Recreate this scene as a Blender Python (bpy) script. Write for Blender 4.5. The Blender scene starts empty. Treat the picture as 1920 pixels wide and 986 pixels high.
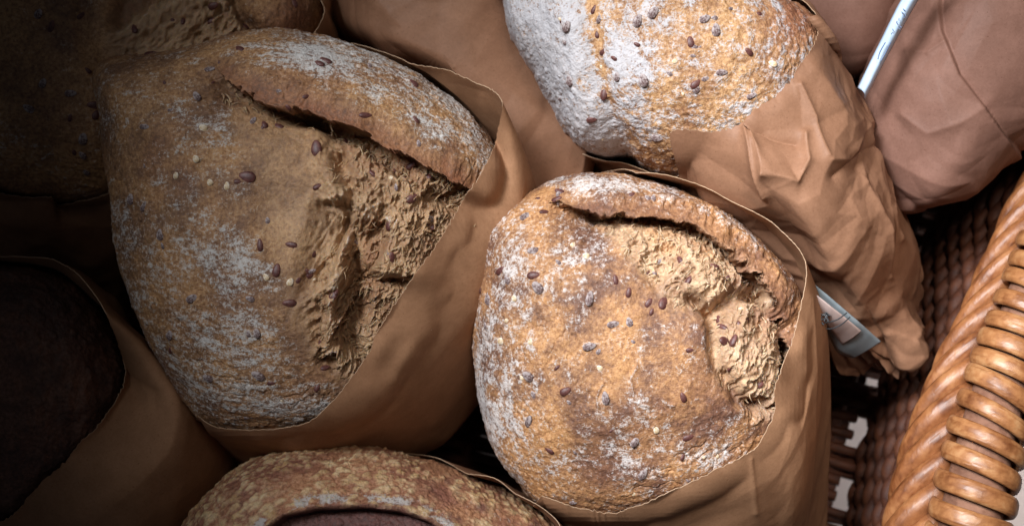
import bpy, math, random
import numpy as np
from mathutils import Vector, Matrix
random.seed(4)
S = bpy.context.scene
COL = S.collection

# ------------------------------------------------------------------ camera, world, lamps
H, W = 0.60, 0.45            # camera height over z=0 and the width it sees there
cam = bpy.data.cameras.new('camera'); camo = bpy.data.objects.new('camera', cam); COL.objects.link(camo)
camo.location = (0, 0, H); cam.sensor_width = 36; cam.lens = 36*H/W
cam.clip_start = 0.02; cam.clip_end = 20
cam.dof.use_dof = True; cam.dof.focus_distance = H-0.03; cam.dof.aperture_fstop = 9
S.camera = camo
S.view_settings.view_transform = 'Standard'; S.view_settings.look = 'None'
S.view_settings.exposure = 0; S.view_settings.gamma = 1
wd = bpy.data.worlds.new('World'); S.world = wd; wd.use_nodes = True
wd.node_tree.nodes['Background'].inputs[0].default_value = (0.8, 0.85, 1, 1)
wd.node_tree.nodes['Background'].inputs[1].default_value = 0.03

def lamp(name, loc, target, sx, sy, power, color, spread):
    l = bpy.data.lights.new(name, 'AREA'); l.shape = 'RECTANGLE'; l.size = sx; l.size_y = sy
    l.energy = power; l.color = color; l.spread = math.radians(spread)
    o = bpy.data.objects.new(name, l); COL.objects.link(o); o.location = loc
    o.rotation_euler = (Vector(target)-Vector(loc)).to_track_quat('-Z', 'Y').to_euler()
    return o
sp = bpy.data.lights.new('window_light', 'SPOT'); sp.energy = 92; sp.color = (0.90, 0.95, 1.0); sp.shadow_soft_size = 0.15
sp.spot_size = math.radians(31.5); sp.spot_blend = 1.0
so = bpy.data.objects.new('window_light', sp); COL.objects.link(so); so.location = (-0.30, 0.34, 0.72)
so.rotation_euler = (Vector((0.172, -0.03, 0))-Vector(so.location)).to_track_quat('-Z', 'Y').to_euler()
lamp('right_fill_light', (0.10, 0.30, 0.80), (0.23, -0.04, -0.05), 0.2, 0.2, 0.35, (1.0, 0.90, 0.80), 48)  # added fill lamp, brightens the right side and the basket wall
lamp('table_fill_light', (0.40, -0.12, -0.14), (0.20, -0.10, -0.26), 0.2, 0.08, 0.12, (1.0, 0.93, 0.9), 90)  # added lamp below the rim so the tabletop shows bright through the gaps

# ------------------------------------------------------------------ helpers
def P(px, py, z=0.0):
    k = W/1920*(H-z)/H
    return np.array([(px-960)*k, (493-py)*k, z])
def PX(p):
    k = W/1920*(H-p[..., 2])/H
    return p[..., 0]/k+960, 493-p[..., 1]/k
PXM = W/1920
def sm(a, b, x):
    t = np.clip((x-a)/(b-a), 0, 1); return t*t*(3-2*t)
def _h(ix, iy, s):
    U = np.uint32
    h = ix.astype(U)*U(0x9E3779B1)+U((s*0x27D4EB2F+0x165667B1) & 0xffffffff)
    h ^= h >> U(16); h = h*U(0x7feb352d); h ^= h >> U(15)
    h ^= iy.astype(U)*U(0x85EBCA77); h ^= h >> U(15); h = h*U(0x846ca68b); h ^= h >> U(16); h = h*U(0x7feb352d); h ^= h >> U(15)
    return h
def perlin(x, y, s=0):
    x0 = np.floor(x); y0 = np.floor(y); fx = x-x0; fy = y-y0
    ix = x0.astype(np.int64); iy = y0.astype(np.int64)
    u = fx*fx*fx*(fx*(fx*6-15)+10); v = fy*fy*fy*(fy*(fy*6-15)+10)
    def g(dx, dy):
        a = _h(ix+dx, iy+dy, s).astype(np.float64)*(2*math.pi/4294967296.0)
        return np.cos(a)*(fx-dx)+np.sin(a)*(fy-dy)
    a = g(0, 0); b = g(1, 0); c = g(0, 1); d = g(1, 1)
    return ((a+(b-a)*u)*(1-v)+(c+(d-c)*u)*v)*1.5
def fbm(x, y, f, o=3, s=0, g=0.5):
    t = 0; a = 1; n = 0
    for i in range(o):
        t = t+a*perlin(x*f+i*7.3, y*f-i*3.1, s+i*17); n += a; a *= g; f *= 2.03
    return t/n
def worley(x, y, f, s=0):
    x = x*f; y = y*f; x0 = np.floor(x).astype(np.int64); y0 = np.floor(y).astype(np.int64)
    d1 = np.full(x.shape, 9.0); d2 = d1.copy(); idv = np.zeros(x.shape)
    for i in (-1, 0, 1):
        for j in (-1, 0, 1):
            hx = _h(x0+i, y0+j, s)/4294967296.0; hy = _h(x0+i, y0+j, s+91)/4294967296.0
            d = np.hypot(x0+i+hx-x, y0+j+hy-y)
            c = d < d1; d2 = np.where(c, d1, np.minimum(d2, d)); idv = np.where(c, _h(x0+i, y0+j, s+7)/4294967296.0, idv); d1 = np.where(c, d, d1)
    return d1, d2, idv
def facet(x, y, f, s=0):
    """continuous sheet of flat facets meeting in sharp folds"""
    x = x*f; y = y*f; x0 = np.floor(x).astype(np.int64); y0 = np.floor(y).astype(np.int64); best = np.full(x.shape, 9.0)
    for i in (-1, 0, 1):
        for j in (-1, 0, 1):
            r = [_h(x0+i, y0+j, s+k)/4294967296.0 for k in (0, 1, 2, 3)]
            dx = x-(x0+i+r[0]); dy = y-(y0+j+r[1]); m = np.full(x.shape, -9.0)
            for q, a0 in enumerate((0.0, 1.9, 3.3, 4.7)):
                a = r[2]*6.283+a0; m = np.maximum(m, (dx*np.cos(a)+dy*np.sin(a))*(0.7+0.5*((r[3]*(q+3)) % 1)))
            best = np.minimum(best, m)
    return best
def line_sd(x, y, pts):
    """signed distance to a polyline (positive = left of travel on screen), and position 0..1 along it"""
    best = np.full(x.shape, 1e9); sg = np.ones(x.shape); tt = np.zeros(x.shape)
    L = [0]
    for a, b in zip(pts, pts[1:]): L.append(L[-1]+math.hypot(b[0]-a[0], b[1]-a[1]))
    for i, (a, b) in enumerate(zip(pts, pts[1:])):
        dx, dy = b[0]-a[0], b[1]-a[1]; l2 = dx*dx+dy*dy
        t = np.clip(((x-a[0])*dx+(y-a[1])*dy)/l2, 0, 1)
        d = np.hypot(x-a[0]-t*dx, y-a[1]-t*dy); c = d < best-1e-6
        s = -np.sign(dx*(y-a[1])-dy*(x-a[0]))
        best = np.where(c, d, best); sg = np.where(c, s, sg); tt = np.where(c, (L[i]+t*math.sqrt(l2))/L[-1], tt)
    return best*sg, tt
def poly_sd(x, y, pts):
    """positive inside"""
    d, _ = line_sd(x, y, list(pts)+[pts[0]]); d = np.abs(d)
    ins = np.zeros(x.shape, bool); n = len(pts)
    for i in range(n):
        x1, y1 = pts[i]; x2, y2 = pts[(i+1) % n]
        if y1 == y2: continue
        ins ^= ((y1 > y) != (y2 > y)) & (x < (x2-x1)*(y-y1)/(y2-y1)+x1)
    return np.where(ins, d, -d)
def gauss(x, y, cx, cy, r, ry=None, ang=0):
    c, s = math.cos(math.radians(ang)), math.sin(math.radians(ang)); dx = x-cx; dy = y-cy
    a = dx*c+dy*s; b = -dx*s+dy*c
    return np.exp(-(a/r)**2-(b/(ry or r))**2)

def tag(o, label=None, cat=None, group=None, kind=None):
    for k, v in (('label', label), ('category', cat), ('group', group), ('kind', kind)):
        if v: o[k] = v
    return o
def empty(name, loc):
    o = bpy.data.objects.new(name, None); COL.objects.link(o); o.location = loc; o.empty_display_size = 0.02; return o
def link(name, me, mat, parent=None):
    o = bpy.data.objects.new(name, me); COL.objects.link(o)
    if mat is not None and not me.materials: me.materials.append(mat)
    if parent is not None:
        o.parent = parent; o.matrix_parent_inverse = Matrix.Translation(-Vector(parent.location))
    return o
def grid_mesh(name, pos, wrap=False, attrs=None, smooth=True):
    """pos: (nv, nu, 3). wrap closes it in u."""
    nv, nu = pos.shape[:2]
    me = bpy.data.meshes.new(name)
    me.vertices.add(nv*nu); me.vertices.foreach_set('co', pos.reshape(-1).astype(np.float32))
    iu = np.arange(nu if wrap else nu-1); iv = np.arange(nv-1)
    A, B = np.meshgrid(iu, iv); A2 = (A+1) % nu
    q = np.stack([B*nu+A, B*nu+A2, (B+1)*nu+A2, (B+1)*nu+A], -1).reshape(-1)
    me.loops.add(len(q)); me.loops.foreach_set('vertex_index', q.astype(np.int32))
    nf = len(q)//4; me.polygons.add(nf)
    me.polygons.foreach_set('loop_start', np.arange(0, nf*4, 4, dtype=np.int32))
    me.update(calc_edges=True)
    me.polygons.foreach_set('use_smooth', np.full(nf, smooth))
    for k, v in (attrs or {}).items():
        a = me.attributes.new(k, 'FLOAT', 'POINT'); a.data.foreach_set('value', np.clip(v, 0, 1).reshape(-1).astype(np.float32))
    me.update(); return me
def normals(pos, wrap=False):
    if wrap:
        du = np.roll(pos, -1, 1)-np.roll(pos, 1, 1)
    else: du = np.gradient(pos, axis=1)
    dv = np.gradient(pos, axis=0)
    n = np.cross(du, dv); n /= np.linalg.norm(n, axis=-1, keepdims=True)+1e-12
    return n

# ------------------------------------------------------------------ materials
def nodes(name):
    m = bpy.data.materials.new(name); m.use_nodes = True; nt = m.node_tree; b = nt.nodes['Principled BSDF']; return m, nt, b
def N(nt, t, **k):
    n = nt.nodes.new(t)
    for a, v in k.items(): setattr(n, a, v)
    return n
def noise(nt, scale, detail=4, rough=0.55, vec=None, dist=0.0):
    n = N(nt, 'ShaderNodeTexNoise'); n.inputs['Scale'].default_value = scale; n.inputs['Detail'].default_value = detail
    n.inputs['Roughness'].default_value = rough; n.inputs['Distortion'].default_value = dist
    if vec is None:
        tc = N(nt, 'ShaderNodeTexCoord'); vec = tc.outputs['Object']
    nt.links.new(vec, n.inputs['Vector']); return n.outputs['Fac']
def ramp(nt, fac, stops):
    r = N(nt, 'ShaderNodeValToRGB'); e = r.color_ramp.elements
    while len(e) < len(stops): e.new(0.5)
    for i, (p, c) in enumerate(stops): e[i].position = p; e[i].color = (*c, 1)
    nt.links.new(fac, r.inputs[0]); return r.outputs[0]
def mix(nt, fac, a, b, mode='MIX'):
    m = N(nt, 'ShaderNodeMix', data_type='RGBA', blend_type=mode)
    for s, v in ((m.inputs[0], fac), (m.inputs[6], a), (m.inputs[7], b)):
        if hasattr(v, 'links') or hasattr(v, 'is_linked'): nt.links.new(v, s)
        elif isinstance(v, tuple): s.default_value = (*v, 1)
        else: s.default_value = v
    return m.outputs[2]
def attr(nt, name):
    a = N(nt, 'ShaderNodeAttribute'); a.attribute_name = name; return a.outputs['Fac']
def bump(nt, b, h, strength, dist):
    n = N(nt, 'ShaderNodeBump'); n.inputs['Strength'].default_value = strength; n.inputs['Distance'].default_value = dist
    nt.links.new(h, n.inputs['Height']); nt.links.new(n.outputs[0], b.inputs['Normal'])

def maprange(nt, v, a, b, c=0.0, d=1.0):
    r = N(nt, 'ShaderNodeMapRange'); r.interpolation_type = 'SMOOTHSTEP'
    for i, q in enumerate((a, b, c, d)): r.inputs[i+1].default_value = q
    nt.links.new(v, r.inputs[0]); return r.outputs[0]
def mth(nt, op, a, b=None):
    m = N(nt, 'ShaderNodeMath', operation=op)
    for i, v in enumerate((a, b)):
        if v is None: continue
        if isinstance(v, (int, float)): m.inputs[i].default_value = v
        else: nt.links.new(v, m.inputs[i])
    return m.outputs[0]
def bread_mat(name, dark, gold, crumb_a, crumb_b, toast, flour):
    m, nt, b = nodes(name)
    crust = ramp(nt, noise(nt, 38, 9, 0.72), [(0.40, dark), (0.58, gold)])
    n1 = noise(nt, 650, 3, 0.65); n2 = noise(nt, 1500, 2, 0.6)
    crust = mix(nt, 1.0, crust, ramp(nt, n1, [(0.34, (0.55, 0.46, 0.40)), (0.50, (0.97, 0.95, 0.95)), (0.66, (1.25, 1.38, 1.6))]), 'MULTIPLY')
    crumb = ramp(nt, noise(nt, 75, 9, 0.72), [(0.40, crumb_a), (0.60, crumb_b)])
    crumb = mix(nt, 1.0, crumb, ramp(nt, n1, [(0.32, (0.72, 0.66, 0.58)), (0.6, (1.05, 1.05, 1.05))]), 'MULTIPLY')
    crumb = mix(nt, mth(nt, 'MULTIPLY', attr(nt, 'web'), 0.7), crumb, tuple(min(0.86, v*1.25+0.05) for v in crumb_b))
    c = mix(nt, attr(nt, 'crumb'), crust, crumb)
    sw = mth(nt, 'MULTIPLY', attr(nt, 'crumb'), 0.35); nt.links.new(sw, b.inputs['Subsurface Weight'])
    b.inputs['Subsurface Radius'].default_value = (1.0, 0.55, 0.25); b.inputs['Subsurface Scale'].default_value = 0.0022
    tn = mix(nt, 1.0, toast, ramp(nt, n1, [(0.3, (0.6, 0.6, 0.6)), (0.7, (1.6, 1.5, 1.4))]), 'MULTIPLY')
    c = mix(nt, attr(nt, 'toast'), c, tn)
    fl = mth(nt, 'ADD', attr(nt, 'flour'), mth(nt, 'ADD', mth(nt, 'MULTIPLY', mth(nt, 'SUBTRACT', n1, 0.5), 1.5), mth(nt, 'MULTIPLY', mth(nt, 'SUBTRACT', n2, 0.5), 1.1)))
    fm = maprange(nt, fl, 0.28, 0.92, 0.05, 0.88)
    c = mix(nt, fm, c, flour)
    nt.links.new(c, b.inputs['Base Color'])
    nt.links.new(maprange(nt, fm, 0, 0.6, 0.55, 0.95), b.inputs['Roughness'])
    b.inputs['Specular IOR Level'].default_value = 0.35
    hgt = mth(nt, 'ADD', mth(nt, 'ADD', n1, mth(nt, 'MULTIPLY', n2, 0.5)), mth(nt, 'MULTIPLY', fm, 0.25))
    bump(nt, b, hgt, 0.6, 0.0009)
    return m
M_A = bread_mat('seeded_crust', (0.15, 0.052, 0.018), (0.52, 0.245, 0.082), (0.27, 0.12, 0.042), (0.58, 0.39, 0.235), (0.15, 0.05, 0.017), (0.68, 0.63, 0.61))
M_B = bread_mat('golden_crust', (0.19, 0.08, 0.026), (0.44, 0.22, 0.078), (0.25, 0.12, 0.045), (0.47, 0.29, 0.15), (0.20, 0.066, 0.02), (0.64, 0.62, 0.60))
M_C = bread_mat('floury_crust', (0.30, 0.13, 0.04), (0.54, 0.29, 0.115), (0.46, 0.29, 0.13), (0.70, 0.54, 0.34), (0.20, 0.045, 0.02), (0.55, 0.545, 0.575))
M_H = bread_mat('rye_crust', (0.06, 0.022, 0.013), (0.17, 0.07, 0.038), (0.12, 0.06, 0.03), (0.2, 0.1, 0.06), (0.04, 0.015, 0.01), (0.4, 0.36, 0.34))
M_I = bread_mat('blistered_crust', (0.24, 0.085, 0.045), (0.42, 0.19, 0.085), (0.52, 0.33, 0.15), (0.72, 0.54, 0.32), (0.10, 0.032, 0.028), (0.50, 0.47, 0.45))

def paper_mat(name, a, b_, rough=0.8):
    m, nt, b = nodes(name)
    tc = N(nt, 'ShaderNodeTexCoord')
    mp = N(nt, 'ShaderNodeMapping'); mp.inputs['Scale'].default_value = (1, 0.18, 1); nt.links.new(tc.outputs['Object'], mp.inputs['Vector'])
    f = noise(nt, 900, 4, 0.75); big = noise(nt, 22, 4, 0.6)
    c = ramp(nt, big, [(0.3, a), (0.7, b_)])
    fb = ramp(nt, f, [(0.3, (0.82, 0.80, 0.78)), (0.62, (1, 1, 1))])
    c = mix(nt, 0.8, c, fb, 'MULTIPLY')
    c = mix(nt, 0.5, c, ramp(nt, noise(nt, 110, 6, 0.7), [(0.35, (0.78, 0.74, 0.70)), (0.65, (1.12, 1.12, 1.12))]), 'MULTIPLY')
    sp = ramp(nt, noise(nt, 1100, 3, 0.6), [(0.28, (0.45, 0.34, 0.26)), (0.36, (1, 1, 1))])
    c = mix(nt, 0.6, c, sp, 'MULTIPLY')
    nt.links.new(c, b.inputs['Base Color']); b.inputs['Roughness'].default_value = rough
    b.inputs['Specular IOR Level'].default_value = 0.22
    bump(nt, b, f, 0.3, 0.0003)
    return m
PAPER = paper_mat('kraft_paper', (0.33, 0.170, 0.090), (0.42, 0.223, 0.121))
PAPER2 = paper_mat('kraft_paper_glossier', (0.27, 0.135, 0.078), (0.34, 0.175, 0.105), 0.5)
PAPER3 = paper_mat('kraft_paper_pinkish', (0.25, 0.125, 0.072), (0.32, 0.165, 0.098), 0.55)

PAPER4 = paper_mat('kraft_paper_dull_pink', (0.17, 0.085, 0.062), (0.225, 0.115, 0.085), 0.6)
TORN = paper_mat('torn_paper_fibre', (0.40, 0.25, 0.15), (0.56, 0.40, 0.28), 0.9)
def seed_mat(name, a, b_, rough):
    m, nt, b = nodes(name); c = ramp(nt, noise(nt, 700, 3, 0.6), [(0.4, a), (0.62, b_)])
    nt.links.new(c, b.inputs['Base Color']); b.inputs['Roughness'].default_value = rough
    bump(nt, b, noise(nt, 1200, 2), 0.2, 0.0002); return m
SEED = seed_mat('flax_seed', (0.075, 0.022, 0.018), (0.15, 0.055, 0.045), 0.5)
SEED_D = seed_mat('dusted_seed', (0.10, 0.05, 0.045), (0.40, 0.33, 0.32), 0.75)
SEED_P = seed_mat('pale_grain', (0.55, 0.38, 0.2), (0.78, 0.68, 0.55), 0.6)
def cane_mat(name, a, b_, c_, rough, stretch=(1, 1, 1)):
    m, nt, b = nodes(name)
    tc = N(nt, 'ShaderNodeTexCoord'); mp = N(nt, 'ShaderNodeMapping'); mp.inputs['Scale'].default_value = stretch
    nt.links.new(tc.outputs['Object'], mp.inputs['Vector'])
    c = ramp(nt, noise(nt, 75, 5, 0.65, mp.outputs[0]), [(0.32, a), (0.52, b_), (0.72, c_)])
    g = attr(nt, 'grain')
    c = mix(nt, 0.85, c, ramp(nt, g, [(0.0, (0.55, 0.42, 0.32)), (0.55, (1, 1, 1))]), 'MULTIPLY')
    nt.links.new(c, b.inputs['Base Color']); b.inputs['Roughness'].default_value = rough
    b.inputs['Coat Weight'].default_value = 0.0; b.inputs['Coat Roughness'].default_value = 0.35
    bump(nt, b, g, 0.35, 0.0006)
    return m
CANE = cane_mat('wrapping_cane', (0.15, 0.05, 0.016), (0.33, 0.14, 0.052), (0.48, 0.27, 0.125), 0.42)
CANE2 = cane_mat('border_cane', (0.12, 0.038, 0.012), (0.25, 0.092, 0.031), (0.37, 0.165, 0.065), 0.45)
CORE = cane_mat('rim_core_wood', (0.13, 0.055, 0.03), (0.21, 0.095, 0.055), (0.28, 0.14, 0.085), 0.8)
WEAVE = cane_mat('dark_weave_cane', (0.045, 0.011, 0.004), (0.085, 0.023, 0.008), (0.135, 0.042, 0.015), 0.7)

# ------------------------------------------------------------------ loaves
class Blob:
    """a star-shaped inflated body seen from above; outline in photo pixels on plane zc"""
    def __init__(s, outline, zc, ht, hb, n, ea=0.8, eb=0.8, seed=1, tilt=(0, 0)):
        s.zc, s.ht, s.hb, s.ea, s.eb = zc, ht, hb, ea, eb
        pts = np.array([P(x, y, zc)[:2] for x, y in outline])
        # smooth closed Catmull-Rom
        m = len(pts); q = []
        for i in range(m):
            p0, p1, p2, p3 = pts[i-1], pts[i], pts[(i+1) % m], pts[(i+2) % m]
            for t in np.linspace(0, 1, 12, endpoint=False):
                q.append(0.5*((2*p1)+(-p0+p2)*t+(2*p0-5*p1+4*p2-p3)*t*t+(-p0+3*p1-3*p2+p3)*t**3))
        q = np.array(q); s.c = (q.max(0)+q.min(0))/2
        d = q-s.c; th = np.arctan2(d[:, 1], d[:, 0]); r = np.hypot(d[:, 0], d[:, 1])
        o = np.argsort(th); th, r = th[o], r[o]
        s.th = np.concatenate([th-2*math.pi, th, th+2*math.pi]); s.r = np.concatenate([r, r, r])
        s.Rm = r.mean(); s.tilt = tilt
        u, v = np.meshgrid(np.linspace(-1, 1, n), np.linspace(-1, 1, n))
        x = u*np.sqrt(1-v*v/2); y = v*np.sqrt(1-u*u/2)
        rr = np.clip(np.hypot(x, y), 0, 1); s.t = np.arctan2(y, x)
        s.phi = math.pi*0.97*(0.55*rr+0.45*rr**4)
        s.R = s.rad(s.t)
        sp, cp = np.sin(s.phi), np.cos(s.phi)
        rho = np.abs(sp)**ea*s.R
        z = np.sign(cp)*np.abs(cp)**eb*np.where(cp > 0, ht, hb)
        s.base = np.stack([s.c[0]+rho*np.cos(s.t), s.c[1]+rho*np.sin(s.t), zc+z], -1)
        s.base[..., 2] += (s.base[..., 0]-s.c[0])*tilt[0]+(s.base[..., 1]-s.c[1])*tilt[1]
        a = s.phi/(math.pi/2)*s.R
        s.sx, s.sy = a*np.cos(s.t)+seed*3.7, a*np.sin(s.t)+seed*1.9   # sheet coordinates in metres
        s.n = normals(s.base)
        s.px, s.py = PX(s.base); s.top = sm(-0.25, 0.15, cp)
        s.pos = s.base.copy()
    def rad(s, t): return np.interp(t, s.th, s.r)
    def displace(s, dn, dz=0, dx=0, dy=0):
        s.pos = s.base+s.n*np.asarray(dn)[..., None]
        s.pos[..., 2] += dz*s.top; s.pos[..., 0] += dx*s.top; s.pos[..., 1] += dy*s.top
    def finish(s):
        s.table()
        s.fn = normals(s.pos); s.qx, s.qy = PX(s.pos); s.upm = s.phi < math.pi*0.56; s.hmap()
    def hit(s, px, py):
        d = (s.qx-px)**2+(s.qy-py)**2+np.where(s.upm, 0, 1e9)-s.pos[..., 2]*0
        i = np.unravel_index(np.argmin(d), d.shape); return s.pos[i], s.fn[i], math.sqrt(d[i])
    def _dir(s, q):
        dx = q[..., 0]-s.c[0]; dy = q[..., 1]-s.c[1]; dz = q[..., 2]-s.zc-dx*s.tilt[0]-dy*s.tilt[1]
        th = np.arctan2(dy, dx); R = s.rad(th); h = np.where(dz > 0, s.ht, s.hb)
        f = (np.hypot(dx, dy)/R)**(2/s.ea)+(np.abs(dz)/h)**(2/s.eb)
        return dx, dy, dz, th, np.arctan2(dz/h, np.hypot(dx, dy)/R), np.maximum(f, 1e-4)
    def hmap(s):
        X0, Y0, c = -700, -500, 8; nx, ny = 400, 300
        i = np.clip(((s.qx-X0)/c).astype(int), 0, nx-1); j = np.clip(((s.qy-Y0)/c).astype(int), 0, ny-1)
        Hm = np.full((ny, nx), -1.0); u = s.upm; np.maximum.at(Hm, (j[u], i[u]), s.pos[..., 2][u])
        Hm = np.maximum.reduce([Hm, np.roll(Hm, 1, 0), np.roll(Hm, -1, 0), np.roll(Hm, 1, 1), np.roll(Hm, -1, 1)])
        Q = np.where(Hm > -0.9, Hm, -0.16)
        for _ in range(14):
            B_ = (Q*2+np.roll(Q, 1, 0)+np.roll(Q, -1, 0)+np.roll(Q, 1, 1)+np.roll(Q, -1, 1))/6
            Q = np.maximum(Hm, B_)
        for _ in range(3): Q = (Q*2+np.roll(Q, 1, 0)+np.roll(Q, -1, 0)+np.roll(Q, 1, 1)+np.roll(Q, -1, 1))/6+0.0001
        s.H = Q; s.hg = (X0, Y0, c, nx, ny)
    def lift(s, pos, gap, w):
        X0, Y0, c, nx, ny = s.hg; px, py = PX(pos)
        a = np.clip((px-X0)/c-0.5, 0, nx-2); b_ = np.clip((py-Y0)/c-0.5, 0, ny-2); i = a.astype(int); j = b_.astype(int); fa = a-i; fb = b_-j
        z = (s.H[j, i]*(1-fa)+s.H[j, i+1]*fa)*(1-fb)+(s.H[j+1, i]*(1-fa)+s.H[j+1, i+1]*fa)*fb+gap
        z = np.where((z > pos[..., 2]) & w, z, pos[..., 2])
        k = PXM*(H-z)/H
        return np.stack([(px-960)*k, (493-py)*k, z], -1)
    def table(s):
        _, _, _, th, el, f = s._dir(s.pos); NT, NE = 120, 40
        g = f**(min(s.ea, s.eb)/2); T = np.ones((NE, NT))
        i = np.clip(((el/math.pi+0.5)*NE).astype(int), 0, NE-1); j = ((th/(2*math.pi)+0.5)*NT).astype(int) % NT
        np.maximum.at(T, (i, j), g)
        T = np.maximum.reduce([T, np.roll(T, 1, 1), np.roll(T, -1, 1), np.vstack([T[1:], T[-1:]]), np.vstack([T[:1], T[:-1]])])
        for _ in range(2): T = np.maximum(T, (T*2+np.roll(T, 1, 1)+np.roll(T, -1, 1)+np.vstack([T[1:], T[-1:]])+np.vstack([T[:1], T[:-1]]))/6)
        s.T = T
    def tab(s, th, el):
        NE, NT = s.T.shape; a = (el/math.pi+0.5)*NE-0.5; b = (th/(2*math.pi)+0.5)*NT-0.5
        i = np.clip(np.floor(a).astype(int), 0, NE-2); j = np.floor(b).astype(int); fa = np.clip(a-i, 0, 1); fb = b-j
        g = lambda p, q: s.T[p, q % NT]
        return (g(i, j)*(1-fa)+g(i+1, j)*fa)*(1-fb)+(g(i, j+1)*(1-fa)+g(i+1, j+1)*fa)*fb
    def push(s, p, k=1.05, clearance=0.0015):
        q = p.copy(); dx, dy, dz, th, el, f = s._dir(q)
        g = f**(-min(s.ea, s.eb)/2)*(s.tab(th, el)+(k-1)*0.5)
        g = np.where(g > 1, g, 1)
        q[..., 0] = s.c[0]+dx*g; q[..., 1] = s.c[1]+dy*g; q[..., 2] = s.zc+dz*g+dx*g*s.tilt[0]+dy*g*s.tilt[1]
        return q
    def push_old(s, p, k=1.05, clearance=0.0015):
        """move points that are inside the (slightly grown) body out to its surface"""
        q = p.copy(); dx = q[..., 0]-s.c[0]; dy = q[..., 1]-s.c[1]
        dz = q[..., 2]-s.zc-dx*s.tilt[0]-dy*s.tilt[1]
        R = s.rad(np.arctan2(dy, dx)); h = np.where(dz > 0, s.ht, s.hb)
        f = (np.hypot(dx, dy)/R)**(2/s.ea)+(np.abs(dz)/h)**(2/s.eb)
        g = np.maximum(f, 1e-4)**(-min(s.ea, s.eb)/2)*k
        g = np.where(g > 1, g, 1)
        q[..., 0] = s.c[0]+dx*g; q[..., 1] = s.c[1]+dy*g; q[..., 2] = s.zc+dz*g+dx*g*s.tilt[0]+dy*g*s.tilt[1]
        return q

def seed_mesh(mat, L=0.0052, Wd=0.0029, T=0.0017):
    me = bpy.data.meshes.new('seed'); nu, nv = 14, 9; vs = []; fs = []
    for j in range(nv):
        a = math.pi*j/(nv-1)
        for i in range(nu):
            b = 2*math.pi*i/nu
            x = -math.cos(a); w = math.sin(a)**0.9*(1-0.22*x)
            vs.append((x*L/2, math.cos(b)*w*Wd/2, math.sin(b)*w*T/2))
    for j in range(nv-1):
        for i in range(nu): fs.append((j*nu+i, j*nu+(i+1) % nu, (j+1)*nu+(i+1) % nu, (j+1)*nu+i))
    me.from_pydata(vs, [], fs); me.materials.append(mat)
    me.polygons.foreach_set('use_smooth', [True]*len(fs)); me.update(); return me
SM = {'s': seed_mesh(SEED), 'd': seed_mesh(SEED_D, 0.0056, 0.0034, 0.0018), 'p': seed_mesh(SEED_P, 0.0034, 0.0026, 0.0014), 'r': seed_mesh(SEED, 0.0062, 0.0038, 0.0017)}
NAMES = {'s': 'seed', 'd': 'seed', 'p': 'grain', 'r': 'seed'}
def extra_seeds(blob, out, n, rnd, skip=None):
    xs = [p[0] for p in out]; ys = [p[1] for p in out]; r = []
    while len(r) < n:
        x, y = rnd.uniform(max(0, min(xs)), min(1920, max(xs))), rnd.uniform(max(0, min(ys)), min(986, max(ys)))
        if poly_sd(np.array([x]), np.array([y]), out)[0] > 12: r.append((x, y, rnd.choice('ddsdp'), None, 'small'))
    return r
def put_seeds(blob, root, seeds, rnd):
    for sd in seeds:
        px, py, k = sd[:3]; ang = sd[3] if len(sd) > 3 and sd[3] is not None else rnd.uniform(0, 180); small = len(sd) > 4
        p, n, d = blob.hit(px, py)
        if d > 12: continue
        n = Vector(n); n = (n+Vector((0, 0, 0.5))).normalized()
        a = math.radians(ang); t = Vector((math.cos(a), math.sin(a), 0)); t = (t-n*t.dot(n)).normalized(); b = n.cross(t)
        sc = rnd.uniform(0.4, 0.7) if small else rnd.uniform(0.75, 1.15)
        M = Matrix((t*sc*rnd.uniform(0.9, 1.1), b*sc*rnd.uniform(0.85, 1.15), n*sc)).transposed().to_4x4()
        M.translation = Vector(p)-n*rnd.uniform(-0.0001, 0.0004)*(0.5 if small else 1)
        o = bpy.data.objects.new(NAMES[k], SM[k]); COL.objects.link(o); o.parent = root
        o.matrix_parent_inverse = Matrix.Translation(-root.location); o.matrix_basis = M
def speckle(b, thr, amt=1.0, s=0, stretch=(1, 1)):
    """flour: coarse drifts broken by grains"""
    x, y = b.sx*stretch[0], b.sy*stretch[1]
    return fbm(x, y, 45, 4, s+1, 0.65)*0.5+fbm(x, y, 260, 4, s+2, 0.8)*0.6
def crust_h(b, s, amp=1.0):
    h = 0.0028*fbm(b.sx, b.sy, 22, 2, s)+0.0009*fbm(b.sx, b.sy, 95, 3, s+3)+amp*0.00055*fbm(b.sx, b.sy, 380, 4, s+5, 0.75)-0.0006*np.exp(-(fbm(b.sx, b.sy, 60, 4, s+6, 0.6)/0.025)**2)*sm(0, .3, fbm(b.sx, b.sy, 35, 2, s+7))
    w, w2, idv = worley(b.sx, b.sy, 260, s+9)
    h = h+amp*0.00035*np.where(idv > 0.55, sm(0.42, 0.1, w), 0)
    return h
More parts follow.
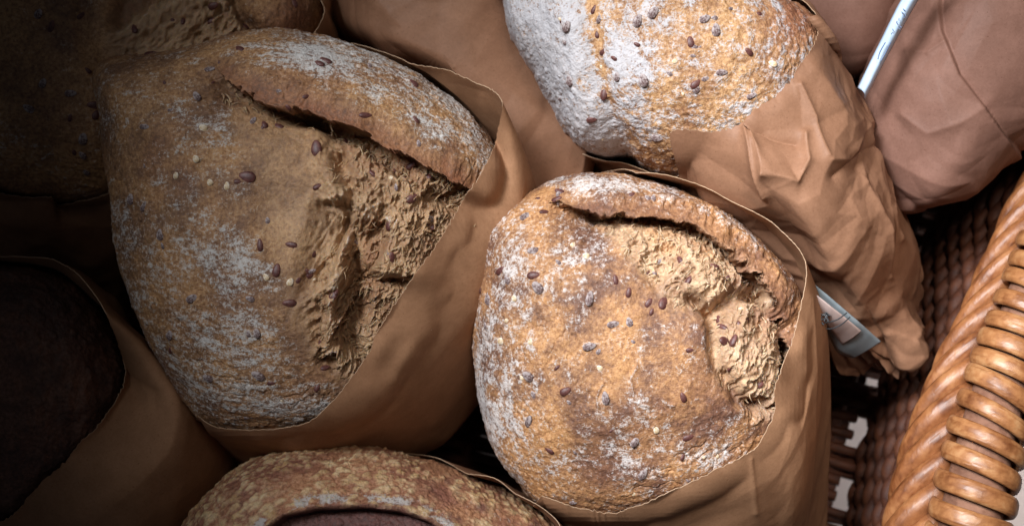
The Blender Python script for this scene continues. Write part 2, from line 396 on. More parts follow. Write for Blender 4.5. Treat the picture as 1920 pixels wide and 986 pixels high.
def crumb_h(b, s, ang, amp=1.0, stretch=0.45):
    """torn open crumb: stretched webs, terraces with ragged edges, air cells"""
    c, d = math.cos(math.radians(ang)), math.sin(math.radians(ang))
    X = b.sx*c+b.sy*d; Y = -b.sx*d+b.sy*c; x = X*stretch
    wx = x+0.004*fbm(x, Y, 110, 3, s+20); wy = Y+0.004*fbm(x, Y, 110, 3, s+30)
    fine = fbm(b.sx, b.sy, 420, 4, s+23, 0.8)
    t = fbm(wx, wy, 80, 4, s+21, 0.6)*3.2; fl = np.floor(t); fr = t-fl; ter = fl+sm(0.45, 0.62, fr)
    fib = (1-np.abs(fbm(wx*0.7, wy, 230, 4, s+22, 0.65))*2.4).clip(0, 1)**2         # strands
    fib2 = (1-np.abs(fbm(wx*0.6+0.3, wy, 420, 3, s+27, 0.65))*2.4).clip(0, 1)**2
    e1, e2, ei = worley(wx+0.0015*fine, wy+0.0015*fine, 105, s+40); f1, f2, fi = worley(X*0.8+0.001*fine, Y+0.001*fine, 330, s+41)
    web = sm(0.16, 0.0, e2-e1)
    cell = -0.0075*sm(0.4, 1.0, ei)*sm(0.02, 0.40, e2-e1)-0.0022*fi*sm(0.0, 0.4, f2-f1)
    pit = np.where(ei > 0.72, sm(0.15, 0.5, e2-e1), 0)
    h = cell+0.0008*ter+0.0009*fib+0.0006*fib2+0.0012*fine+0.0006*perlin(b.sx*1000, b.sy*1000, s+50)
    return h*amp, np.clip(0.35*fib+0.35*fib2+0.6*web*ei+0.35*fine, 0, 1), pit

def loaf(name, blob, attrs, mat, root):
    me = grid_mesh(name, blob.pos, False, attrs); return link(name, me, mat, root)

def torn_line(b, line, amp=7, s=0):
    d, t = line_sd(b.px, b.py, line)
    return d+amp*fbm(b.sx, b.sy, 110, 3, s)*1.6+amp*0.35*perlin(b.sx*600, b.sy*600, s+3), t

def shreds(b, mask, n, ang, root, mat, seed, lmax=0.006, up=0.35):
    """torn strands and flakes of crumb, half lifted from the surface, as one part"""
    rs = np.random.RandomState(seed); idx = np.argwhere((mask > 0.55) & b.upm); idx = idx[rs.choice(len(idx), n)]
    V = []; Q = []; o = 0; m = 7; k = 5
    for (i, j) in idx:
        p = b.pos[i, j]; nn = b.fn[i, j]; nn = nn+np.array([0, 0, .4]); nn /= np.linalg.norm(nn)
        a = math.radians(ang)+rs.normal(0, 0.55)+(math.pi if rs.rand() < .5 else 0)
        t = np.array([math.cos(a), math.sin(a), 0]); t -= nn*(t@nn); t /= np.linalg.norm(t); c = np.cross(nn, t)
        L = rs.uniform(0.0015, lmax); w = rs.uniform(0.00022, 0.0008)*(1.3 if rs.rand() < .2 else 1); cur = rs.normal(0, .5); lift = rs.uniform(-.1, up)
        for q in range(m):
            f = q/(m-1); cen = p-nn*0.0003+t*L*f+c*L*cur*f*f+nn*L*lift*math.sin(f*2.2)
            ww = w*(1-f)**0.6*rs.uniform(.55, 1.25)+0.00005
            for e in range(k):
                g = 2*math.pi*e/k; V.append(cen+c*math.cos(g)*ww+nn*math.sin(g)*ww*0.45)
        for q in range(m-1):
            for e in range(k): Q.append((o+q*k+e, o+q*k+(e+1) % k, o+(q+1)*k+(e+1) % k, o+(q+1)*k+e))
        o += m*k
    me = bpy.data.meshes.new('crumb_shreds'); me.from_pydata([tuple(v) for v in V], [], Q); me.polygons.foreach_set('use_smooth', [True]*len(Q))
    at_ = me.attributes.new('crumb', 'FLOAT', 'POINT'); at_.data.foreach_set('value', np.ones(len(V), np.float32))
    at_ = me.attributes.new('web', 'FLOAT', 'POINT'); at_.data.foreach_set('value', np.repeat(rs.uniform(0, .9, n), m*k).astype(np.float32))
    me.update(); return link('crumb_shreds', me, mat, root)

# ---------- loaf in the bright middle
def build_A():
    out = [(1000, 362), (935, 398), (903, 432), (893, 520), (887, 620), (895, 720), (918, 825), (960, 893), (1020, 940), (1110, 968), (1260, 958), (1400, 900), (1490, 800), (1518, 680), (1502, 570), (1458, 492), (1392, 428), (1298, 370), (1180, 333), (1090, 328), (1035, 343)]
    b = Blob(out, -0.02, 0.055, 0.085, 720, 0.72, 0.78, 1)
    x, y = b.px, b.py
    ear = [(985, 372), (1060, 372), (1150, 382), (1230, 385), (1300, 402), (1370, 442), (1430, 495), (1490, 580), (1530, 680)]
    d, t = torn_line(b, ear, 8, 5)                      # positive: towards the ear (above)
    d0, _ = line_sd(x, y, ear)
    taper = sm(0.02, 0.20, t)
    lift = 0.0065*taper*np.where(d > 0, np.exp(-d/75), 0)
    gap = np.where(d <= 0, 1, 0)*taper
    ad = np.abs(d)+6*fbm(b.sx, b.sy, 170, 3, 17); depth = gap*(0.0145*sm(0, 26, ad)*np.exp(-np.maximum(ad-24, 0)/26)+0.004*sm(0, 26, ad)*np.exp(-ad/110)+0.002*np.exp(-ad/50))
    # soften the wall into a narrow cliff
    crumb = poly_sd(x, y, [(1040, 376), (1100, 398), (1160, 455), (1215, 530), (1262, 590), (1325, 600), (1330, 660), (1345, 705), (1395, 755), (1420, 800), (1470, 790), (1560, 700), (1550, 560), (1440, 480), (1370, 430), (1290, 392), (1180, 376), (1080, 370)])
    crumb = sm(-14, 22, crumb+20*fbm(b.sx, b.sy, 60, 3, 44)+8*fbm(b.sx, b.sy, 350, 2, 45))*sm(10, -4, d)
    face = sm(20, 5, d)*sm(-10, 0, d)                    # toasted lip
    ch, rg, pit = crumb_h(b, 3, 55, 0.85)
    h = crust_h(b, 11)*(1-crumb)+ch*crumb
    # ridge over the pit and the lower lobe
    lobe = gauss(x, y, 1412, 660, 48, 90, 15)
    cleft, ct = line_sd(x, y, [(1300, 560), (1345, 590), (1340, 640), (1350, 700), (1390, 745), (1440, 770)])
    cl2, _ = line_sd(x, y, [(1340, 588), (1390, 545), (1440, 560), (1490, 600), (1500, 700)])
    n1 = 9*fbm(b.sx, b.sy, 130, 3, 71)
    h = h+0.0035*lobe-0.007*np.exp(-((cleft+n1)/13)**2)-0.011*np.exp(-((cl2+n1)/17)**2)
    h = h+0.0045*gauss(x, y, 1350, 535, 70, 34, 30)+0.003*gauss(x, y, 1300, 640, 60)-0.002*gauss(x, y, 1180, 850, 200, 50, -15)
    # curled scratches in the skin
    sc = 0
    for L in ([(1195, 685), (1183, 710), (1184, 735), (1195, 755), (1220, 762)], [(1130, 720), (1118, 745), (1122, 762)], [(1243, 748), (1252, 757), (1262, 760)]):
        dd, _ = line_sd(x, y, L); sc = sc+np.exp(-((dd+2*perlin(b.sx*400, b.sy*400, 8))/2.6)**2)
    sc = np.clip(sc, 0, 1); h = h+0.0009*sc
    seeds = [(985, 405, 'd'), (1020, 398, 's'), (1000, 470, 'd'), (937, 507, 's'), (951, 525, 'd'), (1000, 515, 's'), (1008, 540, 'd'), (1105, 560, 'd', 80), (1155, 525, 's', 100), (1178, 548, 's', 80), (1214, 513, 's', 110), (1243, 567, 's', 70), (1216, 567, 's', 60), (1150, 607, 'd', 10), (1180, 603, 'd'), (1105, 650, 'd'), (990, 705, 'd'), (1060, 733, 's', 30), (1135, 745, 'd', 100), (1280, 745, 's', 110), (1030, 845, 's', 150), (1192, 828, 'd', 50), (1205, 890, 'd', 60), (1230, 805, 'p'), (1290, 820, 's', 20), (995, 640, 'p'), (1042, 373, 's'), (1050, 362, 'd'), (1185, 366, 's', 20), (1276, 487, 's', 130), (1340, 500, 's', 160), (1362, 525, 's'), (1347, 600, 's', 120), (1384, 606, 's', 120), (1402, 598, 's', 80), (1354, 612, 's', 150), (1375, 637, 's', 70), (1422, 722, 's'), (1432, 708, 's', 80), (1396, 752, 's', 160), (1138, 956, 's', 0), (1320, 935, 'd', 10), (1360, 640, 's'), (990, 790, 'd', 40), (1050, 360, 's'), (950, 600, 'p'), (940, 640, 'p'), (1100, 480, 'p'), (1075, 460, 'p'), (965, 560, 'p'), (915, 560, 'd', 90), (1125, 690, 'p'), (1390, 580, 'p'), (1290, 525, 's', 60), (900, 540, 's', 90), (1010, 372, 's', 0)]
    bumpy = 0
    for q in seeds[:33]: bumpy = bumpy+gauss(x, y, q[0], q[1], 13)
    h = h+0.0005*np.clip(bumpy, 0, 1)*(1-crumb)
    dz = lift-depth
    b.displace(h, dz, dx=-0.003*face*taper, dy=-0.004*face*taper)
    b.finish()
    f = speckle(b, 0, 1, 60)
    drift = 0.05+0.16*gauss(x, y, 930, 560, 60, 280)+0.25*gauss(x, y, 930, 800, 60, 130, -20)+0.30*gauss(x, y, 1170, 345, 200, 18)+0.04*gauss(x, y, 1200, 640, 120, 60)-0.12*gauss(x, y, 1330, 700, 120, 140)+0.12*gauss(x, y, 1330, 850, 120, 70, -20)+0.15*gauss(x, y, 1390, 432, 60, 12, 30)
    flour = sm(-0.32, 0.75, f+drift)*(1-0.75*crumb)*(1-face*0.7)
    flour = np.maximum(flour*0.95, np.maximum(0.6*sc, crumb*0.42*sm(0.5, 1.0, rg)))
    toast = np.clip(face*taper*0.6+0.55*sm(0.12, -0.5, fbm(b.sx, b.sy, 40, 3, 99))*(1-crumb)*sm(0.1, .3, gauss(x, y, 1320, 780, 220)), 0, 1)
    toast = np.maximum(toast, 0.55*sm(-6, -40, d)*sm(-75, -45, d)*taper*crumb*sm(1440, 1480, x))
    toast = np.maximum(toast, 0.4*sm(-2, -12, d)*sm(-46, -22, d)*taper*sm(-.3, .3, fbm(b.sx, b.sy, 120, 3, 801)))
    root = empty('bread_loaf', P(1210, 640, -0.1))
    tag(root, 'brightly lit golden seeded bread with torn crumb under a crust ear, nearest the wicker rim', 'bread', 'seeded loaves in the basket')
    loaf('crust', b, {'flour': flour, 'crumb': crumb*np.clip(0.78+0.9*fbm(b.sx, b.sy, 80, 4, 778), 0, 1), 'toast': np.maximum(toast, 0.45*crumb*sm(1340, 1400, x)*sm(-.35, .35, fbm(b.sx, b.sy, 90, 3, 779))), 'web': rg}, M_A, root)
    wall = sm(2, -6, d)*sm(-60, -35, d)*taper*sm(0.1, .3, t)
    shreds(b, crumb*sm(2, -8, d), 900, 50, root, M_A, 1, 0.0045)
    shreds(b, wall, 260, -60, root, M_A, 2, 0.0035, 0.5)
    put_seeds(b, root, seeds+extra_seeds(b, out, 30, random.Random(30)), random.Random(3))
    return b

# ---------- large loaf on the left
def build_B():
    out = [(188, 140), (225, 108), (300, 99), (390, 86), (450, 70), (560, 66), (680, 90), (780, 140), (860, 200), (915, 262), (940, 340), (915, 450), (860, 570), (780, 690), (690, 780), (560, 822), (430, 812), (345, 742), (290, 650), (250, 550), (226, 450), (207, 300), (200, 220)]
    b = Blob(out, -0.02, 0.052, 0.085, 800, 0.72, 0.78, 2)
    x, y = b.px, b.py
    ear = [(385, 112), (450, 148), (520, 178), (610, 200), (700, 228), (790, 282), (880, 328), (960, 360)]
    d, t = torn_line(b, ear, 9, 205)
    taper = sm(0.0, 0.15, t)
    lift = 0.0075*taper*np.where(d > 0, np.exp(-d/90), 0)
    ad = np.abs(d)+8*fbm(b.sx, b.sy, 150, 3, 217); dep = 0.0145*sm(0, 30, ad)*np.exp(-np.maximum(ad-28, 0)/30)*(0.45+0.55*sm(0.15, 0.3, t)*sm(0.75, 0.5, t))+0.005*np.exp(-np.abs(d)/150)
    depth = np.where(d <= 0, 1, 0)*taper*dep
    edge = [(385, 112), (430, 210), (455, 300), (480, 420), (530, 560), (590, 690), (650, 720)]
    cr0 = poly_sd(x, y, edge+[(760, 740), (960, 500), (960, 362), (880, 328), (790, 282), (700, 228), (610, 200), (520, 178), (450, 148)])
    crumb = sm(-14, 30, cr0+24*fbm(b.sx, b.sy, 50, 3, 244)+8*fbm(b.sx, b.sy, 350, 2, 245))*sm(12, -4, d)
    rough = sm(560, 660, x+0.10*(y-300))*sm(-10, 40, cr0)
    face = sm(24, 6, d)*sm(-10, 0, d)
    ch, rg, pit = crumb_h(b, 33, 62, 1.0, 0.5)
    ch2 = 0.0012*fbm(b.sx, b.sy, 90, 4, 91)+0.0004*fbm(b.sx, b.sy, 450, 2, 92)
    chm = ch2*(1-rough)+ch*1.35*rough
    h = crust_h(b, 211)*(1-crumb)+chm*crumb
    n1 = 12*fbm(b.sx, b.sy, 110, 3, 271)
    for L, w, a in (([(640, 300), (652, 350), (655, 420), (650, 470)], 16, .008), ([(650, 430), (690, 440), (720, 400)], 20, .006), ([(810, 365), (850, 372), (870, 390)], 16, .011), ([(660, 490), (670, 540), (665, 640), (690, 690)], 18, .010), ([(560, 205), (640, 245), (690, 270), (760, 320)], 15, .008), ([(700, 528), (760, 530)], 12, .007)):
        dd, _ = line_sd(x, y, L); h = h-a*np.exp(-((dd+n1)/w)**2)
    for cx, cy, rx, ry, an, a in ((640, 440, 22, 190, 8, .004), (720, 500, 80, 24, 15, .006), (760, 420, 60, 60, 0, .003), (700, 590, 60, 80, 20, -.006), (510, 380, 60, 40, 0, -.0015), (440, 270, 26, 30, 0, -.0015), (610, 310, 16, 90, -20, .004), (740, 340, 70, 14, 35, .004)):
        h = h+a*gauss(x, y, cx, cy, rx, ry, an)
    seeds = [(282, 100, 'r', 0), (449, 93, 's'), (611, 113, 's', 150), (600, 120, 's', 150), (368, 181, 'd', 120), (270, 238, 'd', 0), (496, 234, 's', 110), (522, 236, 's', 150), (594, 277, 'r', 95), (462, 332, 'r', 170), (594, 350, 's', 30), (393, 130, 'd'), (244, 373, 'd', 90), (270, 386, 'd'), (686, 215, 's'), (697, 324, 's', 130), (773, 373, 's'), (729, 420, 's', 80), (808, 424, 's'), (547, 457, 'r', 170), (487, 459, 's', 95), (519, 506, 'r', 80), (560, 525, 's', 60), (581, 515, 's', 40), (626, 552, 'r', 60), (287, 611, 'd', 110), (481, 624, 'd', 100), (483, 705, 'd', 150), (509, 718, 's', 10), (317, 628, 'd', 60), (389, 709, 'd'), (594, 726, 's', 70), (543, 568, 's'), (590, 474, 's', 70), (735, 483, 's', 100), (367, 297, 'p'), (425, 347, 'p'), (394, 343, 'p'), (500, 520, 'p'), (545, 530, 'p'), (380, 240, 'p'), (300, 440, 'd'), (360, 560, 'd', 30), (650, 265, 's', 100), (800, 330, 's', 140), (770, 310, 's', 30), (775, 156, 's', 140), (780, 225, 's', 130), (610, 690, 's'), (330, 330, 'p'), (470, 560, 'd')]
    bumpy = 0
    for q in seeds: bumpy = bumpy+gauss(x, y, q[0], q[1], 14)
    h = h+0.0005*np.clip(bumpy, 0, 1)*(1-crumb)
    b.displace(h, lift-depth, dx=-0.002*face*taper, dy=-0.005*face*taper)
    b.finish()
    f = speckle(b, 0, 1, 260, (0.55, 1.3))
    drift = 0.42*sm(5, 60, d)*sm(420, 620, x)*(0.7+fbm(b.sx, b.sy, 30, 2, 281))+0.12*gauss(x, y, 500, 590, 120, 160)+0.1*gauss(x, y, 430, 210, 80)+0.14*sm(0, -60, cr0)*sm(350, 500, y)+0.05
    flour = sm(-0.30, 0.8, f+drift)*(1-0.85*crumb)*(1-face*0.9)
    flour = np.maximum(flour*0.9, crumb*0.55*rough*sm(0.72, 1.0, rg))
    toast = np.clip(face*taper*0.7+0.35*sm(0.0, -0.4, fbm(b.sx, b.sy, 35, 3, 299))*(1-crumb), 0, 1)
    toast = np.maximum(toast, 0.42*crumb*rough*sm(-.1, .4, fbm(b.sx, b.sy, 85, 4, 803)))
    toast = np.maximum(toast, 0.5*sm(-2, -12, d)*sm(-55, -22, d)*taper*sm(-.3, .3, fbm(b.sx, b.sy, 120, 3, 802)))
    root = empty('bread_loaf', P(560, 440, -0.1))
    tag(root, 'largest loaf, left of centre in half shade, with wide ragged crumb below a floury ear', 'bread', 'seeded loaves in the basket')
    loaf('crust', b, {'flour': flour, 'crumb': crumb*(0.5+0.5*rough)*(0.8+0.5*fbm(b.sx, b.sy, 70, 3, 777)), 'toast': toast, 'web': rg}, M_B, root)
    wall = sm(2, -6, d)*sm(-70, -40, d)*taper
    shreds(b, crumb*rough*sm(2, -8, d), 1300, 62, root, M_B, 3, 0.0055)
    shreds(b, wall, 380, -55, root, M_B, 4, 0.005, 0.5)
    put_seeds(b, root, seeds+extra_seeds(b, out, 34, random.Random(34)), random.Random(5))
    return b

# ---------- floury loaf at the top
def build_C():
    out = [(940, -60), (946, 0), (958, 60), (1000, 135), (1050, 215), (1105, 268), (1180, 305), (1270, 335), (1400, 325), (1500, 262), (1548, 180), (1545, 90), (1500, 35), (1430, -8), (1380, -80), (1250, -140), (1080, -150), (980, -120)]
    b = Blob(out, -0.025, 0.058, 0.075, 560, 0.72, 0.8, 3)
    x, y = b.px, b.py
    h = crust_h(b, 311, 1.3)
    v, vt = line_sd(x, y, [(1085, -60), (1110, 30), (1118, 110), (1135, 180), (1165, 280), (1180, 330)])
    v = -v+10*fbm(b.sx, b.sy, 80, 3, 312)
    h = h-0.0028*np.exp(-(v/22)**2)+0.0025*np.exp(-((v-45)/30)**2)
    h = h+0.0015*fbm(b.sx, b.sy*0.4, 70, 3, 320)*sm(0, 60, v)
    seeds = [(1113, 18, 's'), (1123, 35, 'd'), (1121, 64, 's', 90), (1130, 97, 's', 50), (1296, 78, 's', 100), (1300, 88, 'd'), (1343, 58, 'd', 90), (1353, 137, 'd', 0), (1404, 97, 's', 140), (1305, 166, 'd'), (1305, 158, 's'), (1225, 26, 'd'), (1320, 36, 'd'), (1207, 150, 'd'), (1232, 259, 'd', 0), (1068, 151, 'd'), (1132, 175, 's', 80), (1062, 50, 'd', 60), (1410, 180, 'd'), (1195, 40, 'd'), (1450, 120, 'p'), (1110, 225, 's', 20), (1265, 115, 'p')]
    bumpy = 0
    for q in seeds: bumpy = bumpy+gauss(x, y, q[0], q[1], 13)
    h = h+0.0006*np.clip(bumpy, 0, 1)
    b.displace(h); b.finish()
    f = speckle(b, 0, 1, 360)
    drift = 0.32*sm(-12, 30, v)+0.12+0.25*gauss(x, y, 1170, 120, 60, 90)-0.35*gauss(x, y, 1500, 50, 70)-0.1*gauss(x, y, 1320, 90, 90)-0.3*np.exp(-((v+4)/12)**2)*sm(200, 60, y)
    flour = sm(-0.38, 0.62, f+drift)
    toast = 0.6*gauss(x, y, 1490, 45, 60)
    root = empty('bread_loaf', P(1240, 100, -0.1))
    tag(root, 'seeded loaf thickly dusted with white flour, at the top in a crumpled bag', 'bread', 'seeded loaves in the basket')
    loaf('crust', b, {'flour': flour, 'crumb': flour*0, 'toast': toast}, M_C, root)
    put_seeds(b, root, seeds+extra_seeds(b, out, 22, random.Random(22)), random.Random(7))
    return b

# ---------- loaf in the dark top left corner
def build_G():
    out = [(-160, -60), (-170, 120), (-120, 280), (-20, 355), (90, 372), (210, 385), (330, 350), (450, 260), (560, 130), (604, 40), (598, -40), (540, -150), (350, -220), (80, -200)]
    b = Blob(out, -0.055, 0.05, 0.06, 480, 0.72, 0.78, 4)
    x, y = b.px, b.py
    cr = sm(-10, 22, poly_sd(x, y, [(205, 105), (190, 40), (215, -40), (400, -120), (430, -20), (470, 40), (500, 75), (480, 160), (300, 200)])+18*fbm(b.sx, b.sy, 60, 3, 444))
    ch, rg, pit = crumb_h(b, 43, 20, 1.0)
    h = crust_h(b, 411)*(1-cr)+ch*cr
    d, t = line_sd(x, y, [(420, -60), (450, 20), (480, 60), (520, 90)])
    h = h-0.008*np.exp(-((d+6*fbm(b.sx, b.sy, 120, 2, 9))/12)**2)+0.004*gauss(x, y, 530, 30, 40)
    v, _ = line_sd(x, y, [(150, -80), (155, 70), (195, 180), (210, 300)])
    h = h-0.003*np.exp(-((v+8*fbm(b.sx, b.sy, 90, 3, 19))/14)**2)
    b.displace(h); b.finish()
    f = speckle(b, 0, 1, 460)
    flour = np.maximum(sm(-0.2, 0.8, f)*(1-cr)*0.9, cr*0.4*sm(0.7, 1, rg))*(1-gauss(x, y, 540, 40, 50))
    toast = np.clip(0.75*gauss(x, y, 545, 40, 55)+0.5*pit*cr, 0, 1)
    root = empty('bread_loaf', P(250, 120, -0.1))
    tag(root, 'seeded loaf in deep shadow in the top left corner behind the largest loaf', 'bread', 'seeded loaves in the basket')
    loaf('crust', b, {'flour': flour, 'crumb': cr, 'toast': toast, 'web': rg}, M_B, root)
    rnd = random.Random(6)
    put_seeds(b, root, [(rnd.uniform(20, 190), rnd.uniform(20, 350), rnd.choice('sd')) for _ in range(14)]+[(rnd.uniform(220, 560), rnd.uniform(5, 60), 's') for _ in range(8)], rnd)
    return b

# ---------- dark rye at the left
def build_H():
    out = [(-180, 560), (-80, 505), (40, 500), (120, 522), (185, 580), (228, 660), (240, 740), (215, 840), (120, 950), (-20, 1010), (-160, 980), (-230, 850), (-230, 680)]
    b = Blob(out, -0.03, 0.05, 0.06, 380, 0.75, 0.8, 5)
    b.displace(crust_h(b, 511, 1.6)+0.0018*(1-np.abs(fbm(b.sx, b.sy, 60, 3, 513))*2)); b.finish()
    flour = sm(0.25, 0.6, speckle(b, 0, 1, 560))*0.5
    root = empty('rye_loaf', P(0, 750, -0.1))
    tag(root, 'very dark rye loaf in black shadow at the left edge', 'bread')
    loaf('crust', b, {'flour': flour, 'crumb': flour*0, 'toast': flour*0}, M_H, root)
    return b

# ---------- round loaf at the bottom
def build_I():
    out = [(335, 1010), (365, 955), (420, 895), (490, 860), (580, 847), (690, 853), (790, 872), (880, 900), (960, 937), (1030, 985), (1080, 1060), (1090, 1200), (980, 1330), (760, 1390), (520, 1350), (360, 1230), (318, 1100)]
    b = Blob(out, -0.01, 0.05, 0.08, 700, 0.8, 0.8, 6)
    x, y = b.px, b.py
    w, w2, idv = worley(b.sx+0.0015*fbm(b.sx, b.sy, 200, 2, 3), b.sy, 270, 612); wb = np.where(idv > 0.35, sm(0.62, 0.15, w), 0)
    w3, _, id3 = worley(b.sx, b.sy, 520, 613); wc = np.where(id3 > 0.4, sm(0.6, 0.15, w3), 0)
    h = crust_h(b, 611, 0.8)+0.0005*wb+0.0003*wc
    sl = [(480, 1010), (530, 968), (590, 952), (680, 948), (750, 956), (810, 980), (880, 1040)]
    d, t = torn_line(b, sl, 3, 620)
    below = sm(4, -4, d)
    h = h+0.0025*np.exp(-np.abs(d)/18)*np.where(d > 0, 1, 0)
    ins = poly_sd(x, y, sl+[(800, 1150), (600, 1150)])
    pit = sm(0, 14, ins)*sm(150, 60, ins)
    b.displace(h+0.0006*below*fbm(b.sx, b.sy, 160, 3, 640), -0.010*pit); b.finish()
    tone = fbm(b.sx, b.sy, 60, 3, 650)
    crumb = np.clip((wb*0.8+wc*0.5)*sm(-0.35, 0.2, tone+0.25*sm(760, 500, x))*1.1, 0, 0.9)*(1-below)
    rim = np.exp(-((d-14)/13)**2)*sm(0, 6, d)
    flour = np.clip(rim*0.9*sm(-0.1, 0.3, fbm(b.sx, b.sy, 150, 3, 660)+0.2)+sm(0.2, 0.5, speckle(b, 0, 1, 670))*0.5*(1-below), 0, 1)
    toast = np.clip(below*0.95+sm(0.15, 0.5, fbm(b.sx, b.sy, 120, 3, 680))*0.7*sm(700, 900, x), 0, 1)
    root = empty('bread_loaf', P(700, 1100, -0.1))
    tag(root, 'round blistered loaf with a dark scored slit, cut off by the bottom edge', 'bread')
    loaf('crust', b, {'flour': flour, 'crumb': crumb, 'toast': toast}, M_I, root)
    return b, [(800, 943), (918, 967)]

A = build_A(); B = build_B(); C = build_C(); G = build_G(); HH = build_H(); I, glz = build_I()

# ------------------------------------------------------------------ paper bags
def crumple(x, y, s, a=1.0, f=1.0):
    wx = x+0.01*fbm(x, y, 18*f, 2, s+1); wy = y+0.01*fbm(x, y, 18*f, 2, s+2)
    wx = x+0.004*fbm(x, y, 25*f, 2, s+1); wy = y+0.004*fbm(x, y, 25*f, 2, s+2)
    m = sm(-0.25, 0.35, fbm(x, y, 20*f, 2, s+9))
    h = 0.0075*(facet(wx, wy, 22*f, s+3)-0.3)+0.0030*(facet(wx, wy, 52*f, s+14)-0.3)*(0.3+0.7*m)+0.0006*(facet(wx, wy, 120*f, s+25)-0.3)*m
    return h*a
def cr_interp(pts, t, closed):
    """Catmull-Rom through pts (n,k) at parameters t in index units"""
    n = len(pts); i = np.floor(t).astype(int); f = (t-i)[:, None]
    if not closed: i = np.minimum(i, n-2); f = (t-i)[:, None]
    g = (lambda j: pts[j % n]) if closed else (lambda j: pts[np.clip(j, 0, n-1)])
    p0, p1, p2, p3 = g(i-1), g(i), g(i+1), g(i+2)
    c = 0.5*((2*p1)+(-p0+p2)*f+(2*p0-5*p1+4*p2-p3)*f*f+(-p0+3*p1-3*p2+p3)*f**3)
    return c*0.75+(p1+(p2-p1)*f)*0.25
def bag(ribs, blobs, s, mat, label, nu=640, nv=220, amp=1.0, extra=None, jag=1.0, gap=0.0035, group='brown paper bread bags', loc=None, cap=False, f=1.0):
    nr = len(ribs); nl = len(ribs[0]); pts = np.zeros((nl, nr, 3))
    for i, r in enumerate(ribs):
        for j, (px, py, z) in enumerate(r):
            if z is None:
                p, n, d = blobs[0].hit(px, py); z = p[2]+gap
                if d > 14: z = blobs[0].zc
            pts[j, i] = P(px, py, z)
    # even spacing along the loop by mouth+body length
    seg = np.linalg.norm(np.roll(pts, -1, 1)-pts, axis=-1).mean(0)+0.004
    cum = np.concatenate([[0], np.cumsum(seg)]); tu = np.interp(np.linspace(0, cum[-1], nu, endpoint=False), cum, np.arange(nr+1))
    rows = np.stack([cr_interp(pts[j], tu, True) for j in range(nl)])
    tv = np.linspace(0, 1, nv)**1.15*(nl-1)
    pos = np.stack([cr_interp(rows[:, k], tv, False) for k in range(nu)], 1)
    lu = np.cumsum(np.linalg.norm(np.roll(pos, -1, 1)-pos, axis=-1).mean(0)); lv = np.cumsum(np.linalg.norm(np.diff(pos, axis=0, prepend=pos[:1]), axis=-1), 0)
    U = np.broadcast_to(lu, (nv, nu))+s*1.3
    # torn mouth: slide the first rows along the ribs
    e = 1.5*jag*(0.0013*fbm(lu, lu*0+s, 55, 3, s)+0.0009*np.abs(perlin(lu*260, lu*0+s, s+1))+0.0004*perlin(lu*700, lu*0, s+4))
    dirv = pos[3]-pos[0]; dirv /= np.linalg.norm(dirv, axis=-1, keepdims=True)+1e-9
    fall = np.exp(-lv/0.006)[..., None]
    pos = pos+dirv[None]*(e[None, :, None])*fall
    n = normals(pos, True)
    c = pos.reshape(-1, 3).mean(0)
    if ((pos-c)*n).sum() < 0: n = -n
    seam = np.minimum(np.arange(nu), nu-np.arange(nu))/12.0; seam = np.clip(seam, 0, 1)[None]
    h = crumple(U, lv, s, amp, f)*sm(0, 0.012, lv+0.004)*seam
    if extra: px, py = PX(pos); h = h+extra(px, py, U, lv)
    fr = np.array([1.0 if (r[0][2] is None or (r[0][2] > 0.0115 and i == 0)) else 0.0 for i, r in enumerate(ribs)]); i0 = np.floor(tu).astype(int); ff = tu-i0
    fr = (fr[i0 % nr]*(1-ff)+fr[(i0+1) % nr]*ff) > 0.45; fr = np.broadcast_to(fr[None], (nv, nu))
    for b in blobs: pos = np.where(fr[..., None], pos, b.push(pos, 1.035))
    pos = pos+n*h[..., None]
    for b in blobs:
        pos = np.where(fr[..., None] | (lv[..., None] < 0.001), pos, b.push(pos, 1.03)); raw = pos.copy()
        pos = b.lift(pos, 0.0013, fr)
        dz = pos[..., 2]-raw[..., 2]
        for _ in range(10): dz = np.maximum(dz, (dz+np.roll(dz, 1, 1)+np.roll(dz, -1, 1)+np.vstack([dz[1:], dz[-1:]])+np.vstack([dz[:1], dz[:-1]]))/5)
        qx, qy = PX(raw); z = raw[..., 2]+dz; kk = PXM*(H-z)/H; pos = np.stack([(qx-960)*kk, (493-qy)*kk, z], -1)
    if cap:
        cc = pos[-1].mean(0); k = np.linspace(0, 1, 24)[1:, None, None]
        pos = np.concatenate([pos, pos[-1][None]*(1-k)+cc*k], 0)
    me = grid_mesh('paper_bag', pos, True)
    root = empty('paper_bag', loc if loc is not None else pos[-1].mean(0))
    tag(root, label, 'paper bag', group)
    o = link('paper', me, mat, root)
    sol = o.modifiers.new('thickness', 'SOLIDIFY'); sol.thickness = 0.00034; sol.offset = 0; me.materials.append(TORN); sol.material_offset_rim = 1
    return root, pos

